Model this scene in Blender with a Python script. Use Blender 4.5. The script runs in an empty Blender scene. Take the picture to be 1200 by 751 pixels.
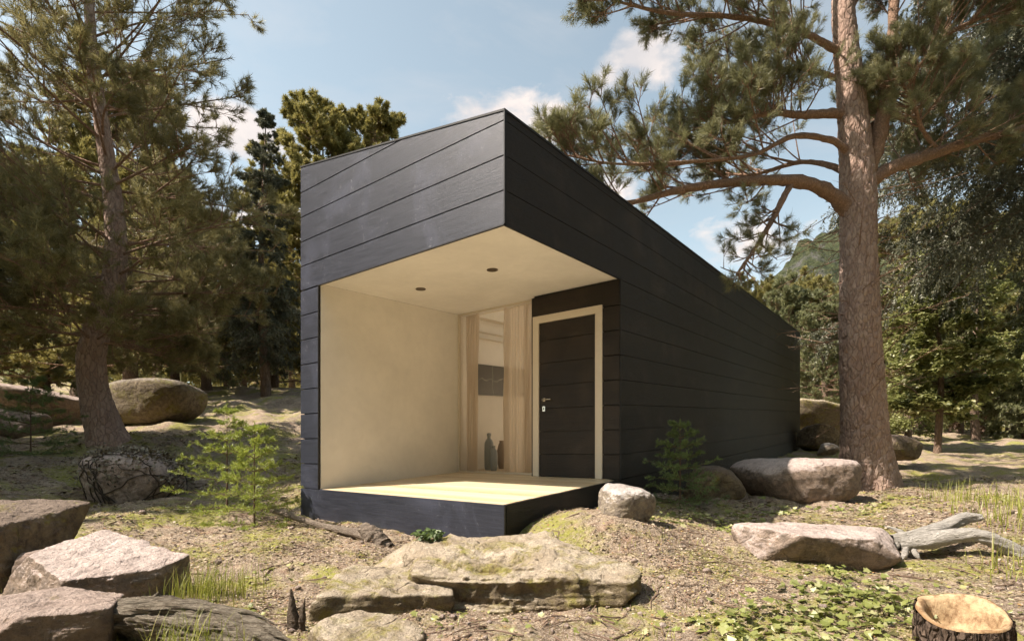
import bpy, math, random
import numpy as np
from mathutils import Vector, Matrix

F = 613.0            # focal length measured in pixels of the 1200 px wide photograph
HY = 524.0           # eye level
R = math.radians
scene = bpy.context.scene
COL = scene.collection
UP = np.array([0, 0, 1.0])

def W(px, py, d):
    return np.array([(px - 600) / F * d, d, (HY - py) / F * d])

# ------------------------------------------------------------------ noise
def _hash(ix, iy, iz, s):
    h = (ix * 374761393 + iy * 668265263 + iz * 2147483647 + s * 974634777) & 0xFFFFFFFF
    h = ((h ^ (h >> 13)) * 1274126177) & 0xFFFFFFFF
    h = ((h ^ (h >> 16)) * 2246822519) & 0xFFFFFFFF
    return ((h ^ (h >> 15)) & 0xFFFFFF) / float(0xFFFFFF)

def vnoise(p, s=0):
    p = np.asarray(p, float)
    i = np.floor(p).astype(np.int64)
    f = p - i
    u = f * f * f * (f * (f * 6 - 15) + 10)
    r = 0
    for dx in (0, 1):
        wx = u[:, 0] if dx else 1 - u[:, 0]
        for dy in (0, 1):
            wy = u[:, 1] if dy else 1 - u[:, 1]
            for dz in (0, 1):
                wz = u[:, 2] if dz else 1 - u[:, 2]
                r = r + wx * wy * wz * _hash(i[:, 0] + dx, i[:, 1] + dy, i[:, 2] + dz, s)
    return r * 2 - 1

def fbm(p, oct=4, s=0, gain=.5):
    p = np.asarray(p, float); a = 1; r = 0
    for k in range(oct):
        r = r + a * vnoise(p * (2.03 ** k) + 17.3 * k, s + k)
        a *= gain
    return r

def ridged(p, oct=4, s=0):
    p = np.asarray(p, float); a = 1; r = 0
    for k in range(oct):
        r = r + a * (1 - 2 * np.abs(vnoise(p * (2.1 ** k) + 9.1 * k, s + k)))
        a *= .5
    return r

def cell(p, s=0):
    """F1, F2 and cell id of a 3D cellular noise"""
    p = np.asarray(p, float); i = np.floor(p).astype(np.int64)
    f1 = np.full(len(p), 9.); f2 = np.full(len(p), 9.); cid = np.zeros(len(p))
    for dx in (-1, 0, 1):
        for dy in (-1, 0, 1):
            for dz in (-1, 0, 1):
                c = i + np.array([dx, dy, dz])
                q = np.stack([_hash(c[:, 0], c[:, 1], c[:, 2], s + k) for k in range(3)], 1) + c
                d = np.linalg.norm(p - q, axis=1)
                m = d < f1
                f2 = np.where(m, f1, np.minimum(f2, d))
                cid = np.where(m, _hash(c[:, 0], c[:, 1], c[:, 2], s + 7), cid)
                f1 = np.where(m, d, f1)
    return f1, f2, cid

def nrm(v):
    return v / np.maximum(np.linalg.norm(v, axis=-1, keepdims=True), 1e-9)

# ------------------------------------------------------------------ mesh helpers
class MB:
    """collects geometry, then links it as one mesh object"""
    def __init__(s):
        s.v = []; s.f = []; s.n = 0; s.a = []
    def add(s, v, f, a=0.5):
        v = np.asarray(v, float).reshape(-1, 3)
        f = np.asarray(f, int)
        s.v.append(v); s.f.append(f + s.n); s.n += len(v)
        s.a.append(np.broadcast_to(np.asarray(a, float), (len(v),)))
        return s
    def build(s, name, mat, parent=None, smooth=False, loc=None):
        v = np.concatenate(s.v) if s.v else np.zeros((0, 3))
        if loc is not None: v = v - np.asarray(loc)
        me = bpy.data.meshes.new(name)
        me.vertices.add(len(v)); me.vertices.foreach_set('co', v.ravel().astype(np.float32))
        lens = np.concatenate([np.full(len(f), f.shape[1]) for f in s.f])
        idx = np.concatenate([f.ravel() for f in s.f])
        me.loops.add(len(idx)); me.loops.foreach_set('vertex_index', idx.astype(np.int32))
        me.polygons.add(len(lens))
        st = np.concatenate([[0], np.cumsum(lens)[:-1]])
        me.polygons.foreach_set('loop_start', st.astype(np.int32))
        at = me.attributes.new('tint', 'FLOAT', 'POINT')
        at.data.foreach_set('value', np.concatenate(s.a).astype(np.float32))
        me.update(calc_edges=True)
        me.polygons.foreach_set('use_smooth', np.full(len(lens), smooth, dtype=bool))
        me.materials.append(mat)
        o = bpy.data.objects.new(name, me); COL.objects.link(o)
        if loc is not None: o.location = loc
        if parent is not None: o.parent = parent
        return o
    def box(s, x0, x1, y0, y1, z0, z1, fn=None, a=.5):
        v = np.array([[x, y, z] for z in (z0, z1) for y in (y0, y1) for x in (x0, x1)], float)
        if fn is not None: v = fn(v)
        s.add(v, [[0, 2, 3, 1], [4, 5, 7, 6], [0, 1, 5, 4], [2, 6, 7, 3], [0, 4, 6, 2], [1, 3, 7, 5]], a)
        return s
    def tube(s, pts, rad, sides=8, cap=True, a=.5, wob=0, seed=0, res=None):
        pts = np.asarray(pts, float); rad = np.asarray(rad, float)
        if res:
            pts, rad = smooth_path(pts, rad, res)
        n = len(pts)
        t = nrm(np.gradient(pts, axis=0))
        ref = np.array([0, 0, 1.]) if abs(t[0, 2]) < .9 else np.array([1., 0, 0])
        X = np.zeros((n, 3)); X[0] = nrm(np.cross(t[0], ref))
        for i in range(1, n):
            x = X[i - 1] - t[i] * X[i - 1].dot(t[i]); X[i] = nrm(x)
        Y = np.cross(t, X)
        th = np.linspace(0, 2 * math.pi, sides, endpoint=False)
        ring = X[:, None] * np.cos(th)[None, :, None] + Y[:, None] * np.sin(th)[None, :, None]
        v = pts[:, None] + ring * rad[:, None, None]
        v = v.reshape(-1, 3)
        if wob:
            k = fbm(v * 9 + seed, 3, seed)
            v = v + ring.reshape(-1, 3) * (k * wob * np.repeat(rad, sides))[:, None]
        i = np.arange(n - 1)[:, None] * sides; j = np.arange(sides)[None]; j2 = (j + 1) % sides
        f = np.stack([i + j, i + j2, i + sides + j2, i + sides + j], -1).reshape(-1, 4)
        s.add(v, f, a)
        if cap:
            for e, c in ((0, pts[0]), (n - 1, pts[-1])):
                vv = np.vstack([v[e * sides:(e + 1) * sides], c[None]])
                ff = [[k, (k + 1) % sides, sides] for k in range(sides)]
                if e == 0: ff = [q[::-1] for q in ff]
                s.add(vv, ff, a)
        return s
    def segs(s, P0, P1, r0, r1, sides=3, a=.5):
        """many separate thin tapered sticks at once"""
        if len(P0) == 0: return s
        d = nrm(P1 - P0)
        ref = np.where(np.abs(d[:, 2:3]) < .9, np.array([[0, 0, 1.]]), np.array([[1., 0, 0]]))
        X = nrm(np.cross(d, ref)); Y = np.cross(d, X)
        th = np.linspace(0, 2 * math.pi, sides, endpoint=False)
        ring = X[:, None] * np.cos(th)[None, :, None] + Y[:, None] * np.sin(th)[None, :, None]
        r0 = np.broadcast_to(r0, (len(P0),)); r1 = np.broadcast_to(r1, (len(P0),))
        v = np.stack([P0[:, None] + ring * r0[:, None, None], P1[:, None] + ring * r1[:, None, None]], 1).reshape(-1, 3)
        b = (np.arange(len(P0)) * 2 * sides)[:, None, None]
        j = np.arange(sides)[None, :, None]; j2 = (j + 1) % sides
        f = np.concatenate([b + j, b + j2, b + sides + j2, b + sides + j], 2).reshape(-1, 4)
        s.add(v, f, a)
        return s

def smooth_path(pts, rad, res):
    n = len(pts); t = np.arange(n); tt = np.linspace(0, n - 1, res)
    P = np.vstack([2 * pts[0] - pts[1], pts, 2 * pts[-1] - pts[-2]])
    i = np.clip(np.floor(tt).astype(int), 0, n - 2); u = (tt - i)[:, None]
    p0, p1, p2, p3 = P[i], P[i + 1], P[i + 2], P[i + 3]
    out = .5 * ((2 * p1) + (-p0 + p2) * u + (2 * p0 - 5 * p1 + 4 * p2 - p3) * u ** 2 + (-p0 + 3 * p1 - 3 * p2 + p3) * u ** 3)
    return out, np.interp(tt, t, rad)

def tag(o, label=None, cat=None, group=None, kind=None):
    if label: o['label'] = label
    if cat: o['category'] = cat
    if group: o['group'] = group
    if kind: o['kind'] = kind
    return o

def empty(name, loc, label=None, cat=None, group=None, rz=0):
    o = bpy.data.objects.new(name, None); COL.objects.link(o)
    o.location = [float(c) for c in loc]; o.rotation_euler = (0, 0, rz); o.empty_display_size = .2
    return tag(o, label, cat, group)

def copy_tree(o, parent=None):
    c = o.copy(); COL.objects.link(c); c.parent = parent
    for ch in [k for k in o.children]:
        copy_tree(ch, c)
    return c

# ------------------------------------------------------------------ materials
class NT:
    def __init__(s, nt):
        s.nt = nt; nt.nodes.clear()
    def n(s, typ, props=None, **ins):
        nd = s.nt.nodes.new(typ)
        for k, v in (props or {}).items(): setattr(nd, k, v)
        for k, v in ins.items():
            k = k.replace('_', ' ')
            key = int(k[1:]) if k[0] == 'i' and k[1:].isdigit() else k
            s.put(nd.inputs[key], v)
        return nd
    def put(s, sock, v):
        if isinstance(v, bpy.types.NodeSocket): s.nt.links.new(v, sock)
        elif isinstance(v, bpy.types.Node): s.nt.links.new(v.outputs[0], sock)
        else: sock.default_value = v
    def noise(s, vec, scale, detail=4, rough=.55, dist=0):
        return s.n('ShaderNodeTexNoise', Vector=vec, Scale=scale, Detail=detail, Roughness=rough, Distortion=dist).outputs[0]
    def ramp(s, fac, stops, interp='LINEAR'):
        r = s.n('ShaderNodeValToRGB', Fac=fac); r.color_ramp.interpolation = interp
        e = r.color_ramp.elements
        while len(e) < len(stops): e.new(.5)
        for k, (p, c) in enumerate(stops):
            e[k].position = p
            e[k].color = (c, c, c, 1) if isinstance(c, (int, float)) else (*c, 1)
        return r.outputs[0]
    def mix(s, fac, a, b, mode='MIX'):
        m = s.n('ShaderNodeMix', dict(data_type='RGBA', blend_type=mode))
        s.put(m.inputs[0], fac)
        for i, v in ((6, a), (7, b)):
            s.put(m.inputs[i], (*v, 1) if isinstance(v, tuple) and len(v) == 3 else v)
        return m.outputs[2]
    def math(s, op, a, b=0, c=0):
        m = s.n('ShaderNodeMath', dict(operation=op)); s.put(m.inputs[0], a); s.put(m.inputs[1], b); s.put(m.inputs[2], c)
        return m.outputs[0]
    def mapping(s, vec, scale=(1, 1, 1), rot=(0, 0, 0), loc=(0, 0, 0)):
        return s.n('ShaderNodeMapping', Vector=vec, Scale=scale, Rotation=rot, Location=loc).outputs[0]
    def obj(s): return s.n('ShaderNodeTexCoord').outputs['Object']
    def geo(s): return s.n('ShaderNodeNewGeometry').outputs['Position']
    def attr(s, name='tint'): return s.n('ShaderNodeAttribute', dict(attribute_name=name)).outputs['Fac']
    def bump(s, h, strength=.3, dist=.02, normal=None):
        b = s.n('ShaderNodeBump', Height=h, Strength=strength, Distance=dist)
        if normal is not None: s.put(b.inputs['Normal'], normal)
        return b.outputs[0]

def newmat(name):
    m = bpy.data.materials.new(name); m.use_nodes = True
    return m, NT(m.node_tree)

def finish(t, color, rough=.8, normal=None, metal=0, spec=.3):
    b = t.n('ShaderNodeBsdfPrincipled', Roughness=rough, Metallic=metal)
    b.inputs['Specular IOR Level'].default_value = spec
    t.put(b.inputs['Base Color'], (*color, 1) if isinstance(color, tuple) else color)
    if normal is not None: t.put(b.inputs['Normal'], normal)
    t.n('ShaderNodeOutputMaterial', Surface=b.outputs[0])

def mat_plain(name, color, rough=.6, metal=0, spec=.4):
    m, t = newmat(name)
    n = t.noise(t.obj(), 30, 3)
    c = t.mix(t.math('MULTIPLY', n, .35), color, tuple(x * .7 for x in color))
    finish(t, c, rough, None, metal, spec); return m

def mat_cladding(name, c0, c1, wear, grain=.25, spec=.4, rough=.5):
    m, t = newmat(name); v = t.obj()
    st = t.mapping(v, (.6, .6, 14)); g = t.noise(st, 4, 6, .65)
    st2 = t.mapping(v, (5, 5, 90)); g2 = t.noise(st2, 3, 4, .6)
    big = t.noise(v, 1.6, 4, .6, .5)
    col = t.mix(t.ramp(g, [(.35, 0), (.7, 1)]), c0, c1)
    col = t.mix(t.math('MULTIPLY', t.ramp(big, [(.52, 0), (.72, 1)]), .75), col, tuple(min(1, x * 1.75) for x in c1))
    spk = t.noise(v, 14, 6, .75, 1.0)
    w = t.math('MULTIPLY', t.ramp(spk, [(.58, 0), (.72, 1)]), t.ramp(big, [(.45, 0), (.62, 1)]))
    fl = t.noise(v, 75, 2, .5)
    w2 = t.math('MULTIPLY', t.ramp(fl, [(.74, 0), (.78, 1)]), .6)
    w = t.math('MULTIPLY', t.math('ADD', w, w2), wear)
    col = t.mix(w, col, (.22, .22, .235))
    vert = t.noise(t.mapping(v, (9, 9, .5)), 3, 4, .6)
    col = t.mix(t.math('MULTIPLY', t.ramp(vert, [(.5, 0), (.75, 1)]), .25), col, c0)
    ro = t.math('ADD', t.math('MULTIPLY', g, .3), rough - .12)
    nb = t.bump(t.math('ADD', g2, t.math('MULTIPLY', g, .7)), grain, .008)
    finish(t, col, ro, nb, 0, spec); return m

def mat_plaster(name, c, bump=.12):
    m, t = newmat(name); v = t.obj()
    a = t.noise(v, 1.7, 5, .6, .3); b = t.noise(v, 60, 4, .6); c2 = t.noise(v, 9, 5, .65)
    col = t.mix(t.ramp(a, [(.3, 0), (.75, 1)]), c, tuple(x * .86 for x in c))
    col = t.mix(t.math('MULTIPLY', t.ramp(c2, [(.45, 0), (.8, 1)]), .22), col, tuple(x * .7 for x in c))
    finish(t, col, .85, t.bump(t.math('ADD', b, c2), bump, .004)); return m

def mat_deck(name):
    m, t = newmat(name); v = t.obj()
    st = t.mapping(v, (14, .8, 1)); g = t.noise(st, 5, 6, .65, .4)
    st2 = t.mapping(v, (60, 2, 1)); g2 = t.noise(st2, 5, 4, .6)
    # boards 14 cm wide, a tone each
    x = t.n('ShaderNodeSeparateXYZ', Vector=v).outputs[0]
    bd = t.math('FLOOR', t.math('DIVIDE', x, .14))
    tone = t.n('ShaderNodeTexWhiteNoise', dict(noise_dimensions='1D'), W=bd).outputs[0]
    c = t.mix(t.ramp(g, [(.3, 0), (.7, 1)]), (.64, .49, .30), (.46, .32, .17))
    c = t.mix(t.math('MULTIPLY', tone, .7), c, (.76, .66, .46))
    c = t.mix(t.math('MULTIPLY', t.ramp(g2, [(.55, 0), (.75, 1)]), .3), c, (.34, .22, .11))
    finish(t, c, .42, t.bump(g2, .12, .003), 0, .4); return m

def mat_rock(name, c0, c1, moss=0., dark=(.10, .075, .05), mosscol=(.26, .25, .05), scale=1., stain=(.24, .185, .10)):
    m, t = newmat(name); v = t.geo()
    a = t.noise(v, 2.2 * scale, 6, .62, .4); b = t.noise(v, 14 * scale, 6, .7); s = t.noise(v, 85, 4, .75)
    s2 = t.noise(v, 38, 5, .75)
    c = t.mix(t.ramp(a, [(.32, 0), (.68, 1)]), c0, c1)
    c = t.mix(t.math('MULTIPLY', t.ramp(b, [(.42, 0), (.66, 1)]), .55), c, tuple(x * .55 for x in c1))
    c = t.mix(t.ramp(s, [(.54, 0), (.64, 1)]), c, tuple(x * .35 for x in c0))
    c = t.mix(t.math('MULTIPLY', t.ramp(s2, [(.6, 0), (.72, 1)]), .7), c, tuple(min(.85, x * 1.45) for x in c0))
    vo = t.n('ShaderNodeTexVoronoi', dict(feature='DISTANCE_TO_EDGE'), Scale=3.1 * scale,
             Vector=t.mix(.25, v, t.n('ShaderNodeTexNoise', Vector=v, Scale=3.).outputs['Color'])).outputs[0]
    crack = t.ramp(vo, [(0, 1), (.018, 0)])
    c = t.mix(t.math('MULTIPLY', t.math('MULTIPLY', crack, t.ramp(a, [(.5, 0), (.6, 1)])), .5), c, dark)
    ms = t.noise(v, 3.2 * scale, 8, .75, .8)
    gn = t.n('ShaderNodeSeparateXYZ', Vector=t.n('ShaderNodeNewGeometry').outputs['Normal']).outputs[2]
    steep = t.ramp(t.math('ADD', gn, t.math('MULTIPLY', t.math('SUBTRACT', ms, .5), 1.6)), [(.35, 1), (.68, 0)])
    c = t.mix(t.math('MULTIPLY', steep, .75), c, t.mix(t.ramp(b, [(.4, 0), (.62, 1)]), stain, dark))
    if moss > 0:
        c = t.mix(t.math('MULTIPLY', t.ramp(ms, [(.62 - .25 * moss, 0), (.72 - .2 * moss, 1)]), .85), c,
                  t.mix(t.ramp(b, [(.4, 0), (.6, 1)]), mosscol, (.16, .12, .03)))
    h = t.math('ADD', t.math('MULTIPLY', b, 1.2), t.math('MULTIPLY', s2, .5))
    h = t.math('SUBTRACT', h, t.math('MULTIPLY', t.math('MULTIPLY', crack, t.ramp(a, [(.5, 0), (.6, 1)])), .5))
    n = t.bump(h, .95, .045)
    n = t.bump(s, .5, .006, n)
    finish(t, c, .88, n, 0, .25); return m

def mat_foliage(name, c0, c1, c2=None, trans=.42):
    m, t = newmat(name)
    a = t.attr()
    st = [(0, c0), (.6, c1)] + ([(1, c2)] if c2 else [])
    c = t.ramp(a, st)
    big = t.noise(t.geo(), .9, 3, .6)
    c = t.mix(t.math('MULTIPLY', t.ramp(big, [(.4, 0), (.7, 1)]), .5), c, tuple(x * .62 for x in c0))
    d = t.n('ShaderNodeBsdfDiffuse', Color=c)
    tr = t.n('ShaderNodeBsdfTranslucent', Color=c)
    mx = t.n('ShaderNodeMixShader', Fac=trans); t.put(mx.inputs[1], d.outputs[0]); t.put(mx.inputs[2], tr.outputs[0])
    gl = t.n('ShaderNodeBsdfGlossy', Color=(.9, .9, .85, 1), Roughness=.45)
    m2 = t.n('ShaderNodeMixShader', Fac=.045); t.put(m2.inputs[1], mx.outputs[0]); t.put(m2.inputs[2], gl.outputs[0])
    t.n('ShaderNodeOutputMaterial', Surface=m2.outputs[0]); return m

def mat_bark(name, c0, c1, c2, stretch=.35, scale=14, bump=.8):
    m, t = newmat(name); v = t.geo()
    w = t.mix(.08, v, t.n('ShaderNodeTexNoise', Vector=v, Scale=5.).outputs['Color'])
    s = t.mapping(w, (1, 1, stretch))
    vo = t.n('ShaderNodeTexVoronoi', dict(feature='DISTANCE_TO_EDGE'), Scale=scale, Vector=s).outputs[0]
    vc = t.n('ShaderNodeTexVoronoi', Scale=scale, Vector=s).outputs['Color']
    n = t.noise(s, scale * 2, 6, .7); big = t.noise(v, 1.5, 3)
    c = t.mix(t.n('ShaderNodeSeparateColor', Color=vc).outputs[0], c0, c1)
    c = t.mix(t.math('MULTIPLY', t.ramp(n, [(.45, 0), (.65, 1)]), .6), c, c2)
    c = t.mix(t.math('MULTIPLY', t.ramp(big, [(.4, 0), (.65, 1)]), .35), c, c1)
    edge = t.ramp(vo, [(0, 1), (.10, 0)])
    c = t.mix(t.math('MULTIPLY', edge, t.math('MULTIPLY', n, .7)), c, tuple(x * .25 for x in c2))
    h = t.math('ADD', t.math('MULTIPLY', n, .5), t.ramp(vo, [(0, 0), (.2, 1)]))
    finish(t, c, .9, t.bump(h, bump, .02), 0, .15); return m

def mat_deadwood(name, c0, c1, sc=1.):
    m, t = newmat(name); v = t.attr(); p = t.geo()
    g = t.noise(t.mapping(p, (6, 30, 40)), 2.2 * sc, 6, .7, .6)
    b = t.noise(p, 6, 4, .6)
    c = t.mix(t.ramp(g, [(.35, 0), (.65, 1)]), c1, c0)
    c = t.mix(t.ramp(g, [(.60, 0), (.78, 1)]), c, tuple(x * .35 for x in c1))
    c = t.mix(t.math('MULTIPLY', t.ramp(b, [(.45, 0), (.7, 1)]), .4), c, tuple(x * .6 for x in c1))
    finish(t, c, .85, t.bump(g, 1., .04), 0, .2); return m

def mat_ground():
    m, t = newmat('forest_floor'); v = t.geo()
    a = t.noise(v, .55, 6, .65, .5); b = t.noise(v, 3.3, 8, .72, .4); c = t.noise(v, 22, 6, .75); d = t.noise(v, 95, 4, .7)
    col = t.mix(t.ramp(b, [(.32, 0), (.62, 1)]), (.15, .105, .066), (.43, .335, .235))
    col = t.mix(t.math('MULTIPLY', t.ramp(c, [(.42, 0), (.58, 1)]), .75), col, (.12, .085, .06))
    col = t.mix(t.math('MULTIPLY', t.ramp(d, [(.50, 0), (.62, 1)]), .7), col, (.62, .53, .43))
    pk = t.noise(v, 5.5, 4, .6)
    col = t.mix(t.math('MULTIPLY', t.ramp(pk, [(.56, 0), (.70, 1)]), .4), col, (.42, .25, .17))
    ms = t.noise(t.mapping(v, (1, 1, 1), (0, 0, .5), (3.1, 1.7, 0)), 1.15, 7, .72, .6)
    mm = t.math('MULTIPLY', t.ramp(ms, [(.475, 0), (.58, 1)]), t.ramp(t.noise(v, 30, 4, .7), [(.36, .25), (.56, 1)]))
    col = t.mix(t.math('MULTIPLY', mm, .9), col, t.mix(c, (.33, .33, .05), (.19, .20, .035)))
    far = t.n('ShaderNodeSeparateXYZ', Vector=v).outputs[1]
    h = t.math('ADD', t.math('MULTIPLY', b, .9), t.math('ADD', t.math('MULTIPLY', c, .6), t.math('MULTIPLY', d, .25)))
    finish(t, col, .92, t.bump(h, .9, .05), 0, .2); return m

def mat_attr(name, stops, rough=.8, trans=0):
    m, t = newmat(name)
    c = t.ramp(t.attr(), stops)
    n = t.noise(t.geo(), 60, 3)
    c = t.mix(t.math('MULTIPLY', n, .4), c, (.08, .06, .04))
    finish(t, c, rough, None, 0, .2); return m

M = {}
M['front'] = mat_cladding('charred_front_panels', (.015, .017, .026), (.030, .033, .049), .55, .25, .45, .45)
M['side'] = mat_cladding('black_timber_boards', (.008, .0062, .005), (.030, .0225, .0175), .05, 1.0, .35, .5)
M['doorwood'] = mat_cladding('dark_brown_timber', (.010, .0075, .006), (.024, .0165, .012), .04, .3, .35, .5)
M['black'] = mat_plain('black_trim', (.012, .011, .011), .6)
M['plaster'] = mat_plaster('cream_plaster', (.84, .80, .73))
M['soffit'] = mat_plaster('white_plaster', (.88, .86, .82), .06)
M['plaster_in'] = mat_plaster('warm_white_plaster', (.90, .83, .70), .05)
M['deck'] = mat_deck('pale_timber_deck')
M['doorframe'] = mat_plain('cream_door_frame', (.70, .63, .52), .5)
M['metal'] = mat_plain('brushed_metal', (.65, .64, .62), .25, 1)
M['rim'] = mat_plain('lamp_rim', (.10, .075, .05), .5)
M['lamp_in'] = mat_plain('lamp_inside', (.16, .12, .08), .35, .6)
M['vase'] = mat_plain('grey_glaze', (.24, .28, .30), .3)
M['vase_b'] = mat_plain('brown_glaze', (.30, .22, .15), .4)
M['bird'] = mat_plain('dark_feathers', (.02, .018, .016), .8)
M['ground'] = mat_ground()
M['granite'] = mat_rock('pink_granite', (.56, .455, .395), (.34, .255, .21), .08, stain=(.17, .12, .065))
M['lightgranite'] = mat_rock('light_granite', (.70, .585, .53), (.48, .38, .33), .04, stain=(.24, .17, .11))
M['pale'] = mat_rock('pale_granite', (.72, .67, .63), (.46, .40, .36), .0)
M['mossrock'] = mat_rock('mossy_sandstone', (.58, .50, .39), (.38, .30, .21), .52, mosscol=(.27, .25, .05), stain=(.17, .13, .06))
M['greyrock'] = mat_rock('grey_mossy_boulder', (.36, .31, .26), (.22, .18, .14), .5, mosscol=(.20, .19, .05))
M['vinerock'] = mat_rock('pinkish_boulder', (.76, .62, .55), (.58, .46, .40), .0, stain=(.46, .36, .30))
M['darkrock'] = mat_rock('brown_boulder', (.27, .21, .165), (.16, .12, .09), .2)
M['bark_red'] = mat_bark('scots_pine_bark', (.46, .345, .275), (.34, .235, .185), (.22, .145, .11), .35, 18, .7)
M['bark_grey'] = mat_bark('grey_pine_bark', (.27, .195, .145), (.18, .125, .09), (.10, .07, .05), .22, 24, .7)
M['limb'] = mat_bark('orange_limb_bark', (.38, .25, .175), (.28, .185, .13), (.18, .11, .075), .8, 26, .5)
M['dead_limb'] = mat_plain('dead_twigs', (.30, .25, .21), .9)
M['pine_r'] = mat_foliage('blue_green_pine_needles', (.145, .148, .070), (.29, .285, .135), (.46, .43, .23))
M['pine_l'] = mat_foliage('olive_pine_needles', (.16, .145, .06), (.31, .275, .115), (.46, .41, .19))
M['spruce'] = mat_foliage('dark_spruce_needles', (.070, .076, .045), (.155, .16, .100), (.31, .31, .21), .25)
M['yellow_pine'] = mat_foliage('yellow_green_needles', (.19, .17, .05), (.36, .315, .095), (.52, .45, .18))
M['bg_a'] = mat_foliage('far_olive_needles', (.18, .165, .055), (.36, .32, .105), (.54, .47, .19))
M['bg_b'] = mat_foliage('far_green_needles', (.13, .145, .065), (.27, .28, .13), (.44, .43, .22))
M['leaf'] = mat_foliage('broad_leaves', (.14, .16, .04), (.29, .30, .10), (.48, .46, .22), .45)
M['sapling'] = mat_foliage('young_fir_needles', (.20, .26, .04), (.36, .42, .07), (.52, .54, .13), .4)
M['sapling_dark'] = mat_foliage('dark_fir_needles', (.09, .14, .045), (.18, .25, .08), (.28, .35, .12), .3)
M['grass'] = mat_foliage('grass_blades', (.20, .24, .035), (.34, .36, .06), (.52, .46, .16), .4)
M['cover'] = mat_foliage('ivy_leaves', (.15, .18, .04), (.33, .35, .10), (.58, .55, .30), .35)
M['stem'] = mat_plain('thin_stems', (.15, .10, .07), .9)
M['litter'] = mat_attr('litter', [(0, (.05, .035, .025)), (.25, (.17, .11, .07)), (.45, (.34, .24, .16)), (.6, (.46, .37, .28)), (.74, (.56, .47, .37)), (.86, (.33, .32, .08)), (1, (.34, .16, .09))])
M['dead'] = mat_deadwood('bleached_wood', (.40, .35, .27), (.14, .11, .08), 1.3)
M['dead_c'] = mat_deadwood('grey_brown_wood', (.36, .30, .235), (.17, .13, .10))
M['dead_b'] = mat_deadwood('dark_broken_wood', (.22, .17, .125), (.10, .075, .055))
M['dead_g'] = mat_deadwood('silver_wood', (.66, .62, .56), (.36, .33, .29), 1.2)
M['stumpbark'] = mat_bark('stump_bark', (.16, .115, .085), (.10, .072, .055), (.055, .04, .03), .3, 42, 1.)
M['vine'] = mat_plain('vine_stems', (.065, .05, .04), .9)
M['vineleaf'] = mat_attr('dry_vine_leaves', [(0, (.10, .085, .06)), (.5, (.24, .21, .15)), (1, (.38, .35, .27))])

# ------------------------------------------------------------------ world, sun, camera
SUN_EL, SUN_AZ = 53.0, 75.0          # the light travels 75 deg to the right of the viewing direction, 53 deg down
w = bpy.data.worlds.new("World"); scene.world = w; w.use_nodes = True
t = NT(w.node_tree)
sky = t.n('ShaderNodeTexSky', dict(sky_type='NISHITA', sun_disc=False, sun_elevation=R(SUN_EL), sun_rotation=R(180 + SUN_AZ),
                                   air_density=1.0, dust_density=1.6, ozone_density=1.2, altitude=400))
hsv = t.n('ShaderNodeHueSaturation', Saturation=.72, Value=1.0, Color=sky.outputs[0])
warm = t.mix(1.0, hsv.outputs[0], (1.44, 1.44, 1.20), 'MULTIPLY')
dirv = t.n('ShaderNodeTexCoord').outputs['Generated']
sx = t.n('ShaderNodeSeparateXYZ', Vector=dirv)
az = t.math('ARCTAN2', sx.outputs[0], sx.outputs[1]); el = t.math('ARCSINE', sx.outputs[2])
nz = t.n('ShaderNodeTexNoise', Vector=t.mapping(dirv, (1, 1, 1.7)), Scale=7.5, Detail=9, Roughness=.58, Distortion=.2).outputs[0]
nf = t.math('MULTIPLY', t.math('SUBTRACT', nz, .5), 3.4)
tot = None
for a0, e0, wa, we, k in ((-27.0, 27.8, 7.0, 3.0, 1.4), (-26, 22.5, 6, 3.2, .75), (-33, 18, 8, 4, .6), (-1, 31.5, 6.2, 3.6, 1.1), (-4, 32.6, 5.0, 2.4, 1.1), (5, 31, 4.5, 2.6, .8),
                          (13.2, 36.0, 7.0, 3.4, 1.5), (10.6, 35.0, 4.0, 2.4, 1.2), (12, 26, 7, 2.6, .5), (24, 19, 9, 3, .55), (70, 30, 16, 6, 1)):
    dx = t.math('DIVIDE', t.math('SUBTRACT', az, R(a0)), R(wa)); dy = t.math('DIVIDE', t.math('SUBTRACT', el, R(e0)), R(we))
    r = t.math('SQRT', t.math('ADD', t.math('MULTIPLY', dx, dx), t.math('MULTIPLY', dy, dy)))
    mk = t.math('MULTIPLY', t.math('SUBTRACT', 1.0, r), k)
    tot = mk if tot is None else t.math('MAXIMUM', tot, mk)
dens = t.ramp(t.math('ADD', tot, nf), [(.22, 0), (.75, 1)])
wisp = t.math('MULTIPLY', t.ramp(t.noise(t.mapping(dirv, (1, 1, 3.5)), 3.0, 7, .6, .6), [(.48, 0), (.85, 1)]), .30)
dens = t.math('MAXIMUM', t.math('MULTIPLY', dens, .92), wisp)
ccol = t.ramp(nz, [(.35, (.74, .70, .70)), (.62, (1.0, .885, .82))])
bg1 = t.n('ShaderNodeBackground', Color=warm, Strength=.094)
bg2 = t.n('ShaderNodeBackground', Color=ccol, Strength=.54)
mx = t.n('ShaderNodeMixShader', Fac=dens); t.put(mx.inputs[1], bg1.outputs[0]); t.put(mx.inputs[2], bg2.outputs[0])
t.n('ShaderNodeOutputWorld', Surface=mx.outputs[0])

sl = bpy.data.lights.new('sun', 'SUN'); sl.energy = 5.0; sl.angle = R(.53); sl.color = (1, .885, .78)
so = bpy.data.objects.new('sun', sl); COL.objects.link(so)
LD = Vector((math.sin(R(SUN_AZ)) * math.cos(R(SUN_EL)), math.cos(R(SUN_AZ)) * math.cos(R(SUN_EL)), -math.sin(R(SUN_EL))))
so.rotation_euler = LD.to_track_quat('-Z', 'Y').to_euler(); so.location = (-20, -20, 30)

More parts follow.
